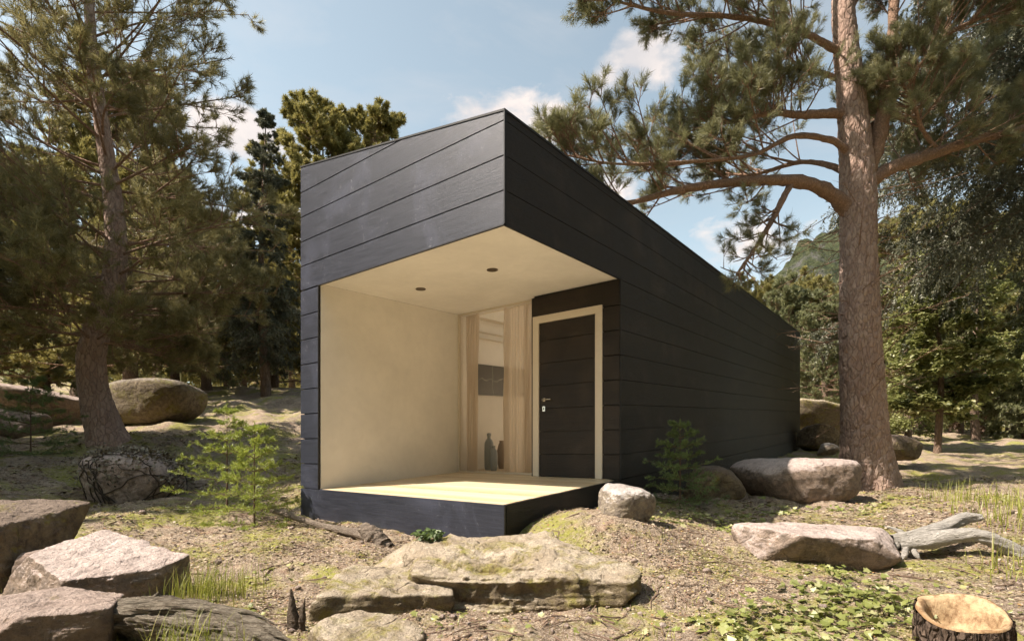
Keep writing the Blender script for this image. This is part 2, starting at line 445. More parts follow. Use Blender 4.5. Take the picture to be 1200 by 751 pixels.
cam = bpy.data.cameras.new('camera'); co = bpy.data.objects.new('camera', cam); COL.objects.link(co)
cam.sensor_width = 36; cam.sensor_fit = 'HORIZONTAL'; cam.lens = 36 * F / 1200
cam.shift_y = (HY - 375.5) / 1200; cam.clip_start = .05; cam.clip_end = 3000
co.location = (0, 0, 0); co.rotation_euler = (R(90), 0, 0); scene.camera = co
vs = scene.view_settings
vs.view_transform = 'Standard'; vs.look = 'None'; vs.gamma = 1; vs.exposure = 1.03; vs.use_curve_mapping = False
scene.cycles.max_bounces = 6; scene.cycles.diffuse_bounces = 4; scene.cycles.transparent_max_bounces = 10; scene.cycles.use_adaptive_sampling = True; scene.cycles.adaptive_threshold = .03
scene.cycles.use_denoising = True

# ------------------------------------------------------------------ ground
CP = [(600, 751, 2.35), (300, 760, 2.35), (900, 751, 2.4), (1150, 765, 2.3), (30, 765, 2.3), (200, 705, 3.0), (100, 720, 2.9),
      (591, 641, 4.43), (353, 604, 6.3), (450, 636, 4.7), (500, 705, 3.2), (690, 603, 4.4), (660, 615, 4.25), (745, 612, 4.6), (850, 640, 4.0), (800, 700, 3.0),
      (640, 700, 3.2), (960, 700, 3.0), (1000, 672, 3.6), (880, 604, 5.5), (960, 588, 7.2), (1100, 600, 5.5), (1200, 640, 4.2),
      (1020, 568, 9), (1200, 575, 8), (1100, 550, 11), (1200, 536, 14), (1100, 526, 16), (1160, 512, 20), (940, 527, 16.3),
      (1000, 508, 22), (1200, 507, 25), (800, 590, 6.5), (300, 622, 5.2), (250, 602, 6), (155, 580, 7), (60, 600, 5.5), (0, 650, 3.9),
      (127, 517, 9), (50, 528, 8.6), (220, 522, 9.5), (165, 497, 12), (60, 500, 12), (300, 463, 16), (350, 463, 16), (345, 560, 8),
      (345, 512, 11), (240, 488, 13), (200, 458, 17), (0, 474, 17), (640, 655, 4.0)]
cw = [W(*c) for c in CP]
cw += [np.array(c, float) for c in [(0, -3, -.95), (-8, -6, -.7), (8, -6, -.9), (-14, 2, .2), (-14, 8, .9), (12, 2, -.7), (0, 26, 1.6), (-10, 30, 2.6), (-25, 20, 3.0), (-3, 14, .6), (2, 20, .9),
                                    (-30, 50, 4.5), (0, 55, 3.5), (30, 45, 1.2), (60, 60, 1), (-60, 60, 6), (60, 0, -.5), (-50, 0, 2), (0, -50, -1), (50, -40, -1), (-50, -40, 0), (0, 90, 5), (80, 100, 2), (-80, 100, 8), (28, 20, .2), (20, 10, -.45)]]
cw = np.array(cw)
def _k(r): return np.where(r > 0, r * r * np.log(np.maximum(r, 1e-9)), 0)
_n = len(cw)
_A = np.zeros((_n + 3, _n + 3))
_A[:_n, :_n] = _k(np.linalg.norm(cw[:, None, :2] - cw[None, :, :2], axis=2)) + np.eye(_n) * .02
_A[:_n, _n] = 1; _A[:_n, _n + 1:] = cw[:, :2]; _A[_n:, :_n] = _A[:_n, _n:].T
_sol = np.linalg.solve(_A, np.concatenate([cw[:, 2], [0, 0, 0]]))
def Gs(x, y):
    x = np.atleast_1d(np.asarray(x, float)); y = np.atleast_1d(np.asarray(y, float))
    r = np.hypot(x, y); k = np.minimum(1, 95 / np.maximum(r, 1e-6)); x = x * k; y = y * k
    out = np.zeros(len(x))
    for i0 in range(0, len(x), 50000):
        X = x[i0:i0 + 50000]; Y = y[i0:i0 + 50000]
        rr = np.hypot(X[:, None] - cw[None, :, 0], Y[:, None] - cw[None, :, 1])
        out[i0:i0 + 50000] = _k(rr) @ _sol[:_n] + _sol[_n] + _sol[_n + 1] * X + _sol[_n + 2] * Y
    return out
def G(x, y):
    x = np.atleast_1d(np.asarray(x, float)); y = np.atleast_1d(np.asarray(y, float))
    p = np.stack([x, y, 0 * x], 1)
    z = Gs(x, y)
    r = np.hypot(x, y)
    z = z + .052 * fbm(p * 1.3, 3, 5) * np.clip(r / 5, .4, 1.5) + .020 * fbm(p * 4.5, 3, 11) + .006 * ridged(p * 17, 3, 23)
    return z
def g1(x, y): return float(G([x], [y])[0])

def make_ground():
    fr = np.linspace(-R(56), R(56), 640); bk = np.linspace(R(56), R(304), 60)[1:-1]
    th = np.concatenate([fr, bk])
    rr = np.concatenate([[.05, .3, .7, 1.1], np.exp(np.linspace(math.log(1.5), math.log(60), 430)), np.exp(np.linspace(math.log(65), math.log(900), 30))])
    T, Q = np.meshgrid(th, rr)
    x = (Q * np.sin(T)).ravel(); y = (Q * np.cos(T)).ravel()
    z = G(x, y)
    nt = len(th); i = np.arange(len(rr) - 1)[:, None] * nt; j = np.arange(nt)[None]; j2 = (j + 1) % nt
    f = np.stack([i + j, i + j2, i + nt + j2, i + nt + j], -1).reshape(-1, 4)[:, ::-1]
    tag(MB().add(np.stack([x, y, z], 1), f).build('ground', M['ground'], smooth=True), kind='structure')
make_ground()

# ------------------------------------------------------------------ the cabin
bx = np.array([.6054, .7960]); ax = np.array([-.7960, .6054])
CX, CY = (591 - 600) / F * 4.43, 4.43
ZB = -.84; SH = .048
def shear(v):
    v = v.copy(); v[:, 2] = v[:, 2] - ZB + SH * v[:, 0]; return v
def Hloc(x, y, z):
    p = bx * x + ax * y
    return np.array([CX + p[0], CY + p[1], z + SH * x])
house = empty('cabin', (CX, CY, ZB), 'black timber clad cabin with a slanted roof and a cream recessed porch', 'cabin', rz=math.atan2(bx[1], bx[0]))
ZD, ZS, WL = -.49, 1.905, 3.13        # deck top, soffit, width
LEN, REC, GLX, PIER = 15.0, 2.23, 2.37, 2.752
def zt(y): return 2.847 + .169 * y
rows = [ZD + .2965 * k for k in range(0, 16)]

def prism(mb, poly, axis, t0, t1):
    """poly: list of 2D points; axis 'x': (y,z) polygon extruded along x; 'y': (x,z) along y"""
    n = len(poly); v = []
    for tt in (t0, t1):
        for p in poly:
            v.append((tt, p[0], p[1]) if axis == 'x' else (p[0], tt, p[1]))
    v = shear(np.array(v, float))
    mb.add(v, [list(range(n))[::-1]]); mb.n -= 0
    mb.add(v, [list(range(n, 2 * n))])
    mb.add(v, [[k, (k + 1) % n, n + (k + 1) % n, n + k] for k in range(n)])

def clip_top(y0, y1, z0, z1):
    """rectangle (y,z) clipped under the roof line"""
    pts = []
    rect = [(y0, z0), (y1, z0), (y1, z1), (y0, z1)]
    for k in range(4):
        a, b = rect[k], rect[(k + 1) % 4]
        da, db = zt(a[0]) - a[1], zt(b[0]) - b[1]
        if da >= 0: pts.append(a)
        if da * db < 0:
            s = da / (da - db); pts.append((a[0] + s * (b[0] - a[0]), a[1] + s * (b[1] - a[1])))
    return pts
G_ = .006
# front cladding: fascia and pier boards
mb = MB()
for k in range(8, 14):
    z0, z1 = rows[k] + (G_ if k > 8 else 0), rows[k + 1] - G_
    if k == 8: z0 = ZS - .012
    p = clip_top(.004, WL - .004, z0, z1)
    if len(p) > 2: prism(mb, p, 'x', 0, .03)
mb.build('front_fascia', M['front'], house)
mb = MB()
for k in range(8):
    prism(mb, [(PIER + .012, rows[k] + G_), (WL - .004, rows[k] + G_), (WL - .004, min(rows[k + 1] - G_, ZS - .03)), (PIER + .012, min(rows[k + 1] - G_, ZS - .03))], 'x', 0, .03)
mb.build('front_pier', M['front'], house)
# deck base: front and side skirt boards
mb = MB(); mb.box(0, .03, .004, WL - .004, ZB - .5, ZD - .002, shear)
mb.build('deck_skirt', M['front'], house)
mb = MB()
mb.box(.034, REC + .0, 0, .03, ZB - .5, ZD - .002, shear)
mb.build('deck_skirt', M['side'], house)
# right side cladding
mb = MB()
for k in range(-2, 12):
    z0, z1 = rows[0] + .2965 * k + G_ * .55, rows[0] + .2965 * (k + 1) - G_ * .55
    if z0 > 2.84: break
    z1 = min(z1, 2.843)
    x0 = .034 if k >= 8 else REC + .012
    if k == 8: 
        mb.box(.034, REC + .01, 0, .03, ZS - .012, z1, shear); mb.box(REC + .012, LEN, 0, .03, z0, z1, shear)
    else: mb.box(x0, LEN, 0, .03, z0, z1, shear)
    if k == -2: mb.box(x0, LEN, 0, .03, z0 - .6, z0 - .01, shear)
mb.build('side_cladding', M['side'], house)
# left, back
mb = MB()
for k in range(-2, 14):
    z0, z1 = ZD + .2965 * k + G_, ZD + .2965 * (k + 1) - G_
    z1 = min(z1, zt(WL) - .02)
    if z0 < z1: mb.box(.034, LEN, WL - .03, WL, z0, z1, shear)
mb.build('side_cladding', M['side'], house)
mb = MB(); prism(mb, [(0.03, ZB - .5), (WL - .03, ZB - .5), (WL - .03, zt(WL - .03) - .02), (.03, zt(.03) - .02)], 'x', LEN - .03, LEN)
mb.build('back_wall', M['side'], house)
# black backing shell (seen only in the joints), with the skylight shaft left open, unseen and added to bring sun into the room
SK = (2.62, 5.6, .45, 2.62)
mb = MB()
mb.box(.032, REC + .01, .034, WL - .034, ZB - .5, ZD - .035, shear)                     # under deck
mb.box(REC + .01, LEN - .032, .034, WL - .034, ZB - .5, ZD - .035, shear)
mb.box(REC + .03, LEN - .032, .032, .13, ZD - .035, ZS, shear)                          # right wall core
mb.box(.032, LEN - .032, PIER + .03, WL - .032, ZD - .035, ZS + .02, shear)
def roofslab(x0, x1, y0, y1):
    prism(mb, [(y0, ZS + .02), (y1, ZS + .02), (y1, zt(y1) - .012), (y0, zt(y0) - .012)], 'x', x0, x1)
roofslab(.032, SK[0] - .02, .032, WL - .032); roofslab(SK[1] + .02, LEN - .032, .032, WL - .032)
roofslab(SK[0] - .02, SK[1] + .02, .032, SK[2] - .02); roofslab(SK[0] - .02, SK[1] + .02, SK[3] + .02, WL - .032)
mb.build('shell', M['black'], house)
mb = MB()
for (a, b, c, d) in ((SK[0] - .015, SK[0], SK[2] - .01, SK[3] + .01), (SK[1], SK[1] + .015, SK[2] - .01, SK[3] + .01),
                     (SK[0] + .002, SK[1] - .002, SK[2] - .015, SK[2]), (SK[0] + .002, SK[1] - .002, SK[3], SK[3] + .015)):
    mb.box(a, b, c, d, ZS + .005, 2.9, shear)
mb.build('added_skylight', M['plaster_in'], house)  # lining of the unseen roof opening added to brighten the room
# roof edge trim
mb = MB()
for (x0, x1, y0, y1) in ((-.004, LEN + .004, -.006, .02),):
    mb.box(x0, x1, y0, y1, 2.846, 2.868, shear)
prism(mb, [(-.004, 2.848), (WL + .004, zt(WL) + .002), (WL + .004, zt(WL) + .018), (-.004, 2.866)], 'x', -.006, .02)
mb.build('roof_trim', M['black'], house)
# corner beads
mb = MB(); mb.box(-.006, .022, -.007, .003, ZS - .01, 2.845, shear); mb.build('corner_bead', M['black'], house)
mb = MB(); mb.box(-.004, .012, -.006, .003, ZB - .5, ZD - .014, shear); mb.build('corner_bead', M['black'], house)
mb = MB(); mb.box(REC - .005, REC + .011, -.005, .006, ZD + .004, ZS, shear)
mb.build('corner_bead', M['black'], house)
mb = MB()
mb.box(-.004, .02, .004, PIER + .01, ZS - .022, ZS - .0125, shear)
mb.box(-.003, .02, PIER, PIER + .011, ZD - .01, ZS - .024, shear)
mb.box(.022, REC, -.004, .02, ZS - .022, ZS - .0125, shear)
mb.build('opening_trim', M['black'], house)
# deck boards
mb = MB()
nb = 17
for k in range(nb):
    x0 = .033 + k * .14; x1 = min(x0 + .1365, GLX - .06)
    if x1 > x0 + .01: mb.box(x0, x1, .033 if x1 < REC - .01 else .14, PIER - .001, ZD - .034, ZD - .001 + .001 * (k % 3), shear)
mb.build('deck_floor', M['deck'], house)
# interior floor
mb = MB(); mb.box(GLX - .04, 7.5, .14, PIER, ZD - .034, ZD, shear)
mb.build('room_floor', M['deck'], house)
# plaster wall and soffit
mb = MB(); mb.box(.03, 7.6, PIER, PIER + .028, ZD - .03, ZS - .001, shear)
mb.build('porch_wall', M['plaster'], house)
mb = MB()
mb.box(.021, 2.56, .021, PIER - .001, ZS, ZS + .018, shear)
mb.build('soffit', M['soffit'], house)
mb = MB()
mb.box(2.562, SK[0], .135, PIER - .001, ZS, ZS + .016, shear); mb.box(SK[1], 7.6, .135, PIER - .001, ZS, ZS + .016, shear)
mb.box(SK[0], SK[1], .135, SK[2], ZS, ZS + .016, shear); mb.box(SK[0], SK[1], SK[3], PIER - .001, ZS, ZS + .016, shear)
mb.build('room_ceiling', M['plaster_in'], house)
mb = MB(); mb.box(GLX + .03, 7.5, .132, .15, ZD, ZS - .001, shear)
mb.build('room_wall', M['plaster_in'], house)
mb = MB(); mb.box(5.95, 6.07, .152, PIER - .002, ZD, ZS - .001, shear)
mb.build('room_wall', M['plaster_in'], house)
# downlights
for (u, v) in ((0, 0), (1, 0)):
    pass
def down(px, py):
    # intersect the pixel ray with the soffit plane
    d = np.array([(px - 600) / F, 1, (HY - py) / F])
    # plane: z = ZS + SH*x_local
    # x_local = ((X-CX),(Y-CY)).bx
    kx = d[0] * bx[0] + d[1] * bx[1]; k0 = -(CX * bx[0] + CY * bx[1])
    s = (ZS + SH * k0) / (d[2] - SH * kx)
    P = d * s; q = P[:2] - np.array([CX, CY])
    return q.dot(bx), q.dot(ax)
for (px, py) in ((577, 316), (493, 338.5)):
    lx, ly = down(px, py)
    th = np.linspace(0, 2 * math.pi, 32, endpoint=False)
    def ring(r, z): return shear(np.stack([lx + r * np.cos(th), ly + r * np.sin(th), np.full(32, z)], 1))
    prof = [(.062, ZS + .004), (.062, ZS - .008), (.050, ZS - .010), (.046, ZS - .004), (.040, ZS + .03)]
    mb = MB(); V = np.vstack([ring(r, z) for r, z in prof]); ff = []
    for q in range(len(prof) - 1):
        ff += [[q * 32 + j, q * 32 + (j + 1) % 32, (q + 1) * 32 + (j + 1) % 32, (q + 1) * 32 + j] for j in range(32)]
    mb.add(V, ff); dl = mb.build('downlight', M['rim'], house, True)
    mb = MB(); V = np.vstack([ring(.046, ZS - .003), ring(.0, ZS + .0)]); mb.add(V, [[j, (j + 1) % 32, 32 + j] for j in range(32)])
    mb.build('lens', M['lamp_in'], dl, True)
# entrance wall boards around the door: y from 0 to 1.27 at x=REC
DY0, DY1, DZT = .232, 1.255, 1.62
mb = MB()
for k in range(0, 9):
    z0, z1 = ZD + .2965 * k + (G_ if k else .004), min(ZD + .2965 * (k + 1) - G_, ZS - .012)
    if z0 >= z1 - .01: continue
    mb.box(REC, REC + .03, .012, min(DY0 - .002, 9), z0, z1, shear)
    if z1 > DZT:
        mb.box(REC, REC + .03, DY0 - .0, 1.285, max(z0, DZT + .004), z1, shear)
    mb.box(REC + .03, GLX + .05, 1.265, 1.285, z0, z1, shear)
mb.box(REC, REC + .03, DY1 + .003, 1.285, ZD, DZT, shear)
mb.build('entrance_wall', M['doorwood'], house)
mb = MB(); mb.box(REC + .032, REC + .07, .032, 1.262, ZD, ZS - .002, shear)
mb.build('entrance_backing', M['black'], house)
door = None
mb = MB()
fw = .095
mb.box(REC - .018, REC + .028, DY0, DY0 + fw, ZD + .002, DZT, shear); mb.box(REC - .018, REC + .028, DY1 - fw, DY1, ZD + .002, DZT, shear)
mb.box(REC - .018, REC + .028, DY0 + fw, DY1 - fw, DZT - fw, DZT, shear)
frame = mb.build('door_frame', M['doorframe'], house)
mb = MB()
zz = [ZD + .006] + [ZD + .2965 * k for k in range(1, 7)] + [DZT - fw - .004]
for a, b in zip(zz[:-1], zz[1:]):
    mb.box(REC - .004, REC + .026, DY0 + fw + .004, DY1 - fw - .004, a + .003, b - .003, shear)
door = mb.build('door', M['doorwood'], house)
mb = MB(); hy = DY1 - fw - .075; hz = .515
mb.box(REC - .012, REC - .0042, hy - .024, hy + .024, hz - .024, hz + .024, shear)
q = shear(np.array([[REC - .012, hy, hz], [REC - .05, hy, hz], [REC - .056, hy - .01, hz], [REC - .056, hy - .14, hz]]))
mb.tube(q, [.010, .010, .010, .009], 10)
mb.build('handle', M['metal'], door, True)
mb = MB(); mb.box(REC - .010, REC - .0042, hy - .02, hy + .02, hz - .15, hz - .085, shear)
lk = mb.build('lock_plate', M['metal'], door)
mb = MB(); mb.box(REC - .0125, REC - .0102, hy - .006, hy + .006, hz - .13, hz - .10, shear)
mb.build('keyhole', M['black'], lk)
# glass front and its frame
gm, t = newmat('window_glass')
lw = t.n('ShaderNodeLayerWeight', Blend=.5)
fr = t.math('ADD', t.math('MULTIPLY', t.math('POWER', lw.outputs['Facing'], 5), .9), .04)
tr = t.n('ShaderNodeBsdfTransparent', Color=(.995, .985, .97, 1)); gl = t.n('ShaderNodeBsdfGlossy', Color=(1, 1, 1, 1), Roughness=.0)
mx = t.n('ShaderNodeMixShader', Fac=fr); t.put(mx.inputs[1], tr.outputs[0]); t.put(mx.inputs[2], gl.outputs[0])
t.n('ShaderNodeOutputMaterial', Surface=mx.outputs[0])
mb = MB(); mb.box(GLX, GLX + .012, 1.30, PIER - .03, ZD + .022, ZS - .022, shear)
gw = mb.build('glass_wall', gm, house)
mb = MB(); mb.box(GLX - .012, GLX + .024, PIER - .028, PIER - .002, ZD, ZS - .002, shear)
mb.box(GLX - .012, GLX + .024, 1.286, 1.306, ZD, ZS - .002, shear)
mb.box(GLX - .012, GLX + .024, 1.306, PIER - .028, ZD, ZD + .022, shear); mb.box(GLX - .012, GLX + .024, 1.306, PIER - .028, ZS - .022, ZS - .002, shear)
mb.build('frame', M['doorframe'], gw)
# sheer curtains
cm, t = newmat('sheer_linen'); v = t.obj()
wv = t.noise(t.mapping(v, (60, 60, 3)), 3, 5, .6)
c = (.74, .65, .54, 1)
d = t.n('ShaderNodeBsdfDiffuse', Color=c); tl = t.n('ShaderNodeBsdfTranslucent', Color=c)
m1 = t.n('ShaderNodeMixShader', Fac=.5); t.put(m1.inputs[1], d.outputs[0]); t.put(m1.inputs[2], tl.outputs[0])
tp = t.n('ShaderNodeBsdfTransparent')
fac = t.math('MULTIPLY', t.math('POWER', t.math('SUBTRACT', 1.0, t.n('ShaderNodeLayerWeight', Blend=.5).outputs['Facing']), 1.2), .25)
m2 = t.n('ShaderNodeMixShader', Fac=fac); t.put(m2.inputs[1], m1.outputs[0]); t.put(m2.inputs[2], tp.outputs[0])
t.n('ShaderNodeOutputMaterial', Surface=m2.outputs[0])
def curtain(y0, y1, seed, label):
    n, mz = 150, 50
    yy = np.linspace(y0, y1, n); zz = np.linspace(ZD + .012, ZS - .012, mz)
    Y, Z = np.meshgrid(yy, zz); h = (Z - ZD) / (ZS - ZD)
    amp = .046 * (1.25 - h * .5) * (.65 + .5 * np.sin((Y - y0) * 17 + seed))
    u = (Y - y0) / (y1 - y0)
    X = GLX + .13 + amp * np.sin(u * (y1 - y0) * 62 + 3.0 * np.sin(u * 7 + seed) + 1.2 * np.sin(u * 23 + seed) + .4 * np.sin(h * 3 + seed)) + .010 * np.sin(u * 71 + seed * 3)
    cen = (y0 + y1) / 2
    Y = cen + (Y - cen) * (1 + .10 * np.clip(.25 - h, 0, 1) * 2 * np.sin(h * 6 + seed)) + .006 * np.sin(h * 12 + u * 30)
    mb = MB(); V = shear(np.stack([X.ravel(), Y.ravel(), Z.ravel()], 1))
    i = np.arange(mz - 1)[:, None] * n; j = np.arange(n - 1)[None]
    mb.add(V, np.stack([i + j, i + j + 1, i + n + j + 1, i + n + j], -1).reshape(-1, 4))
    o = mb.build('curtain', cm, None, True); 
    o.location = (CX, CY, ZB); o.rotation_euler = (0, 0, math.atan2(bx[1], bx[0]))
    tag(o, label, 'curtain', 'sheer curtains behind the glass')
curtain(2.42, PIER - .035, 1.3, 'narrow sheer cream curtain beside the porch wall')
curtain(1.31, 1.99, 4.1, 'wide sheer cream curtain next to the dark door')
# things in the room
def at_house(o):
    o.location = (CX, CY, ZB); o.rotation_euler = (0, 0, math.atan2(bx[1], bx[0]))
pm, t = newmat('veined_dark_stone'); v = t.obj()
vo = t.n('ShaderNodeTexVoronoi', dict(feature='DISTANCE_TO_EDGE'), Scale=4., Vector=t.mix(.35, v, t.n('ShaderNodeTexNoise', Vector=v, Scale=2.5, Detail=5.).outputs['Color'])).outputs[0]
c = t.mix(t.ramp(vo, [(0, 1), (.022, 0)]), (.045, .043, .040), (.40, .38, .34))
finish(t, c, .3)
mb = MB(); mb.box(2.64, 4.1, PIER - .024, PIER - .002, .70, 1.19, shear); pic = mb.build('wall_panel', pm); at_house(pic)
tag(pic, 'dark veined stone panel hung on the cream room wall', 'wall panel')
mb = MB()
for z in (1.86, 2.0):
    pass
mb.box(2.64, 4.6, PIER - .05, PIER - .002, 1.60, 1.612, shear); mb.box(2.64, 4.6, PIER - .05, PIER - .002, 1.70, 1.712, shear)
sh_ = mb.build('wall_shelf', M['doorframe']); at_house(sh_); tag(sh_, 'pair of thin cream shelf boards high on the room wall', 'shelf')
def vase(lx, ly, prof, mat, name, label, cat):
    th = np.linspace(0, 2 * math.pi, 40, endpoint=False); V = []; 
    for r, z in prof: V.append(np.stack([lx + r * np.cos(th), ly + r * np.sin(th), np.full(40, ZD + z)], 1))
    V = shear(np.vstack(V)); ff = []
    for q in range(len(prof) - 1): ff += [[q * 40 + j, q * 40 + (j + 1) % 40, (q + 1) * 40 + (j + 1) % 40, (q + 1) * 40 + j] for j in range(40)]
    o = MB().add(V, ff).build(name, mat, None, True); at_house(o); tag(o, label, cat, 'tall vases on the room floor')
def ray_house(px, lx):
    """local y of the pixel column at local depth lx"""
    k = (px - 600) / F
    # X = CX+bx0*lx+ax0*y ; Y = CY+bx1*lx+ax1*y ; X = k Y
    return (k * (CY + bx[1] * lx) - CX - bx[0] * lx) / (ax[0] - k * ax[1])
VX = 2.85
vase(VX, ray_house(573, VX), [(0, .0), (.06, .0), (.072, .04), (.075, .3), (.07, .42), (.05, .47), (.028, .49), (.026, .53), (.034, .535), (.034, .575), (.0, .58)], M['vase'],
     'vase', 'tall grey bottle vase with a stopper on the room floor', 'vase')
vase(VX - .13, ray_house(578.5, VX - .13), [(0, 0), (.045, 0), (.058, .05), (.06, .25), (.05, .31), (.028, .34), (.026, .38), (.034, .385), (0, .385)], M['vase'],
     'vase', 'shorter grey bottle vase in front of the tall one', 'vase')
vase(VX + .25, ray_house(588, VX + .25), [(0, 0), (.05, 0), (.075, .1), (.08, .28), (.05, .40), (.035, .42), (.045, .45), (0, .45)], M['vase_b'],
     'vase', 'brown jug vase half hidden behind the wide curtain', 'vase')

# ------------------------------------------------------------------ rocks
_ico = {}
def ico(n):
    if n not in _ico:
        import bmesh
        bm = bmesh.new(); bmesh.ops.create_icosphere(bm, subdivisions=n, radius=1)
        v = np.array([q.co[:] for q in bm.verts]); f = np.array([[q.index for q in p.verts] for p in bm.faces]); bm.free()
        _ico[n] = (v, f)
    return _ico[n]
def rock_fn(seed, planes=(), n_rand=9, sharp=9., blk=.0, rnd=.5):
    """returns radius(dir) of a rough polytope"""
    rng = np.random.default_rng(seed)
    N = nrm(rng.normal(size=(n_rand, 3))); H = rng.uniform(.80, 1.05, n_rand)
    base = nrm(np.array([[1, 0, 0], [-1, 0, 0], [0, 1, 0], [0, -1, 0], [0, 0, 1], [0, 0, -1.]]) + rng.normal(size=(6, 3)) * .12)
    N = np.vstack([N, base]); H = np.concatenate([H, rng.uniform(.8, .95, 6)])
    if len(planes):
        P = np.array([p[:3] for p in planes], float); N = np.vstack([N, nrm(P)]); H = np.concatenate([H, [p[3] for p in planes]])
    def fn(d):
        d = nrm(d)
        q = np.maximum(d @ N.T, 1e-4) / H[None]
        r = 1. / (np.sum(q ** sharp, 1) ** (1 / sharp))
        return np.minimum(r, 1.6)
    return fn
ROCKS = {}
def rock(name, label, px, py, d, size, mat, seed, rz=0, tilt=(0, 0), planes=(), sink=.8, onground=False, sharp=10., rough=1., sub=6, group='boulders lying on the forest floor', cat='boulder', n_rand=9, strata=0):
    """px,py: picture position of the foot's middle at depth d, size: full width, depth, height"""
    c = W(px, py, d)
    if onground: c[2] = g1(c[0], c[1])
    fn = rock_fn(seed, planes, n_rand, sharp)
    v, f = ico(sub)
    r = fn(v)
    p = v * r[:, None]
    s = np.array(size) / 2
    q = p * s
    m = float(np.mean(s))
    dn = fbm(q / m * 1.2 + seed, 3, seed) * .022 + (cell(q / m * 2.2 + seed, seed)[0] - .5) * .06 * min(1, sharp / 10) + ridged(q / m * 2.6 + seed, 4, seed + 3) * .020 * rough + fbm(q * 20, 5, seed + 5, .6) * .015 * rough * min(1, .5 / m)
    if strata:
        dn = dn + strata * ridged(q / m * np.array([.7, .7, 6]), 3, seed + 9) * .03
    q = q + v * (dn * m)[:, None]
    Rm = np.array(Matrix.Rotation(rz, 3, 'Z') @ Matrix.Rotation(tilt[0], 3, 'X') @ Matrix.Rotation(tilt[1], 3, 'Y'))
    q = q @ Rm.T
    cen = np.array([c[0], c[1], c[2] + s[2] * sink])
    o = MB().add(q + cen, f).build(name, mat, None, True, loc=(cen[0], cen[1], c[2]))
    tag(o, label, cat, group)
    ROCKS[label] = (q + cen, cen)
    return o
gl_ = 'rocks in the left foreground'
rock('boulder', 'big dark sided boulder at the left edge with a sunlit flat top', -14, 700, 3.5, (.92, .95, .80), M['darkrock'], 3, .3, (0, .05), [(0, -.12, 1, .62), (1, -.3, .2, .8)], sharp=40, sub=7, group=gl_)
rock('boulder', 'wedge shaped flat topped boulder leaning against the big left edge boulder', 112, 712, 3.1, (.88, .75, .46), M['lightgranite'], 14, -.25, (.1, .10), [(.15, -.1, 1, .55), (1, -.7, .1, .72), (-.3, -1, .2, .7)], sharp=46, n_rand=5, sub=7, group=gl_)
rock('boulder', 'low rounded granite rock in the bottom left corner', 52, 782, 2.45, (.66, .6, .42), M['granite'], 21, .5, (0, .06), [(0, 0, 1, .7)], sharp=40, sub=7, group=gl_)
rock('boulder', 'small granite block wedged between the two left foreground boulders', 58, 695, 3.35, (.36, .3, .34), M['granite'], 33, .2, group=gl_, sub=5)
VB = rock('boulder', 'round pinkish boulder wrapped in dry vines in the shade', 160, 580, 7.0, (1.68, 1.25, 1.70), M['vinerock'], 40, .1, (0, -.05), [(0, 0, 1, .9)], sink=-.02, onground=True, sharp=3.2, rough=.4, group='boulders on the left slope')
rock('boulder', 'long rounded log shaped mossy boulder behind the left pine', 166, 497, 12.2, (2.9, 1.3, 1.30), M['greyrock'], 51, -.12, (0, -.04), [(0, 0, 1, .8)], sharp=4.5, rough=.5, group='boulders on the left slope', n_rand=4)
rock('boulder', 'broad pale topped boulder left of the log shaped one', 62, 505, 12.6, (2.2, 1.6, 1.2), M['granite'], 62, .3, (0, .12), [(.2, 0, 1, .72)], group='boulders on the left slope', rough=.7)
rock('boulder', 'brown boulder cut off by the left picture edge on the slope', 8, 522, 10.3, (1.2, 1.2, .85), M['granite'], 71, 0, group='boulders on the left slope', rough=.7)
rock('boulder', 'small pale rounded rock perched on the mossy knoll by the deck', 732, 614, 4.45, (.53, .46, .40), M['pale'], 85, .4, (0, -.1), [(0, -.3, 1, .8), (0, -1, -.1, .8)], sharp=7., group='boulders around the cabin')
rock('boulder', 'large rounded boulder half in cabin shadow before the big pine', 934, 588, 7.2, (1.95, 1.15, .80), M['lightgranite'], 92, -.08, (0, .0), [(0, 0, 1, .78), (1, -.3, 0, .85)], sharp=5.5, rough=.6, group='boulders around the cabin', n_rand=5)
rock('boulder', 'dark brown boulder in the cabin shadow beside the dark sapling', 838, 586, 6.6, (.72, .6, .50), M['darkrock'], 101, .2, sharp=6, group='boulders around the cabin', sub=5)
rock('boulder', 'block shaped boulder right behind the foot of the big pine', 1046, 538, 11, (.95, .8, .66), M['darkrock'], 112, .2, (0, 0), [(0, 0, 1, .8)], group='boulders around the cabin', sub=5)
rock('boulder', 'tiny pale rock between the cabin end and the big pine', 971, 531, 10, (.34, .3, .24), M['pale'], 121, 0, group='boulders around the cabin', sub=4)
rock('boulder', 'large grassy topped outcrop beyond the far cabin corner', 968, 508, 19, (3.8, 2.4, 1.2), M['mossrock'], 131, .1, (0, .22), [(0, 0, 1, .8)], group='boulders around the cabin', sub=5)
rock('boulder', 'flat split rock in shade at the far cabin corner', 962, 526, 15.5, (1.3, 1.1, .75), M['darkrock'], 139, .5, (0, .3), group='boulders around the cabin', sub=5, sharp=14)
rock('boulder', 'long flat topped granite slab beside the driftwood branch', 955, 668, 3.95, (1.26, .66, .43), M['lightgranite'], 143, -.06, (0, .05), [(0, -.05, 1, .62), (-1, -.5, .25, .82), (1, -.4, .5, .86), (0, -1, -.35, .66)], sharp=44, n_rand=3, rough=.9, group='rocks in the foreground')
rock('boulder', 'wide weathered mossy slab in front of the deck corner', 576, 748, 3.38, (1.84, 1.0, .78), M['mossrock'], 157, -.10, (.10, .0), [(0, -.03, 1, .50), (1, -.35, -.75, .76), (1, .5, .2, .9), (-.7, -1, .25, .80), (-1, -.2, .75, .70), (.05, -1, .12, .66)], sharp=50, rough=1.5, strata=1.3, sub=7, n_rand=2, group='rocks in the foreground')
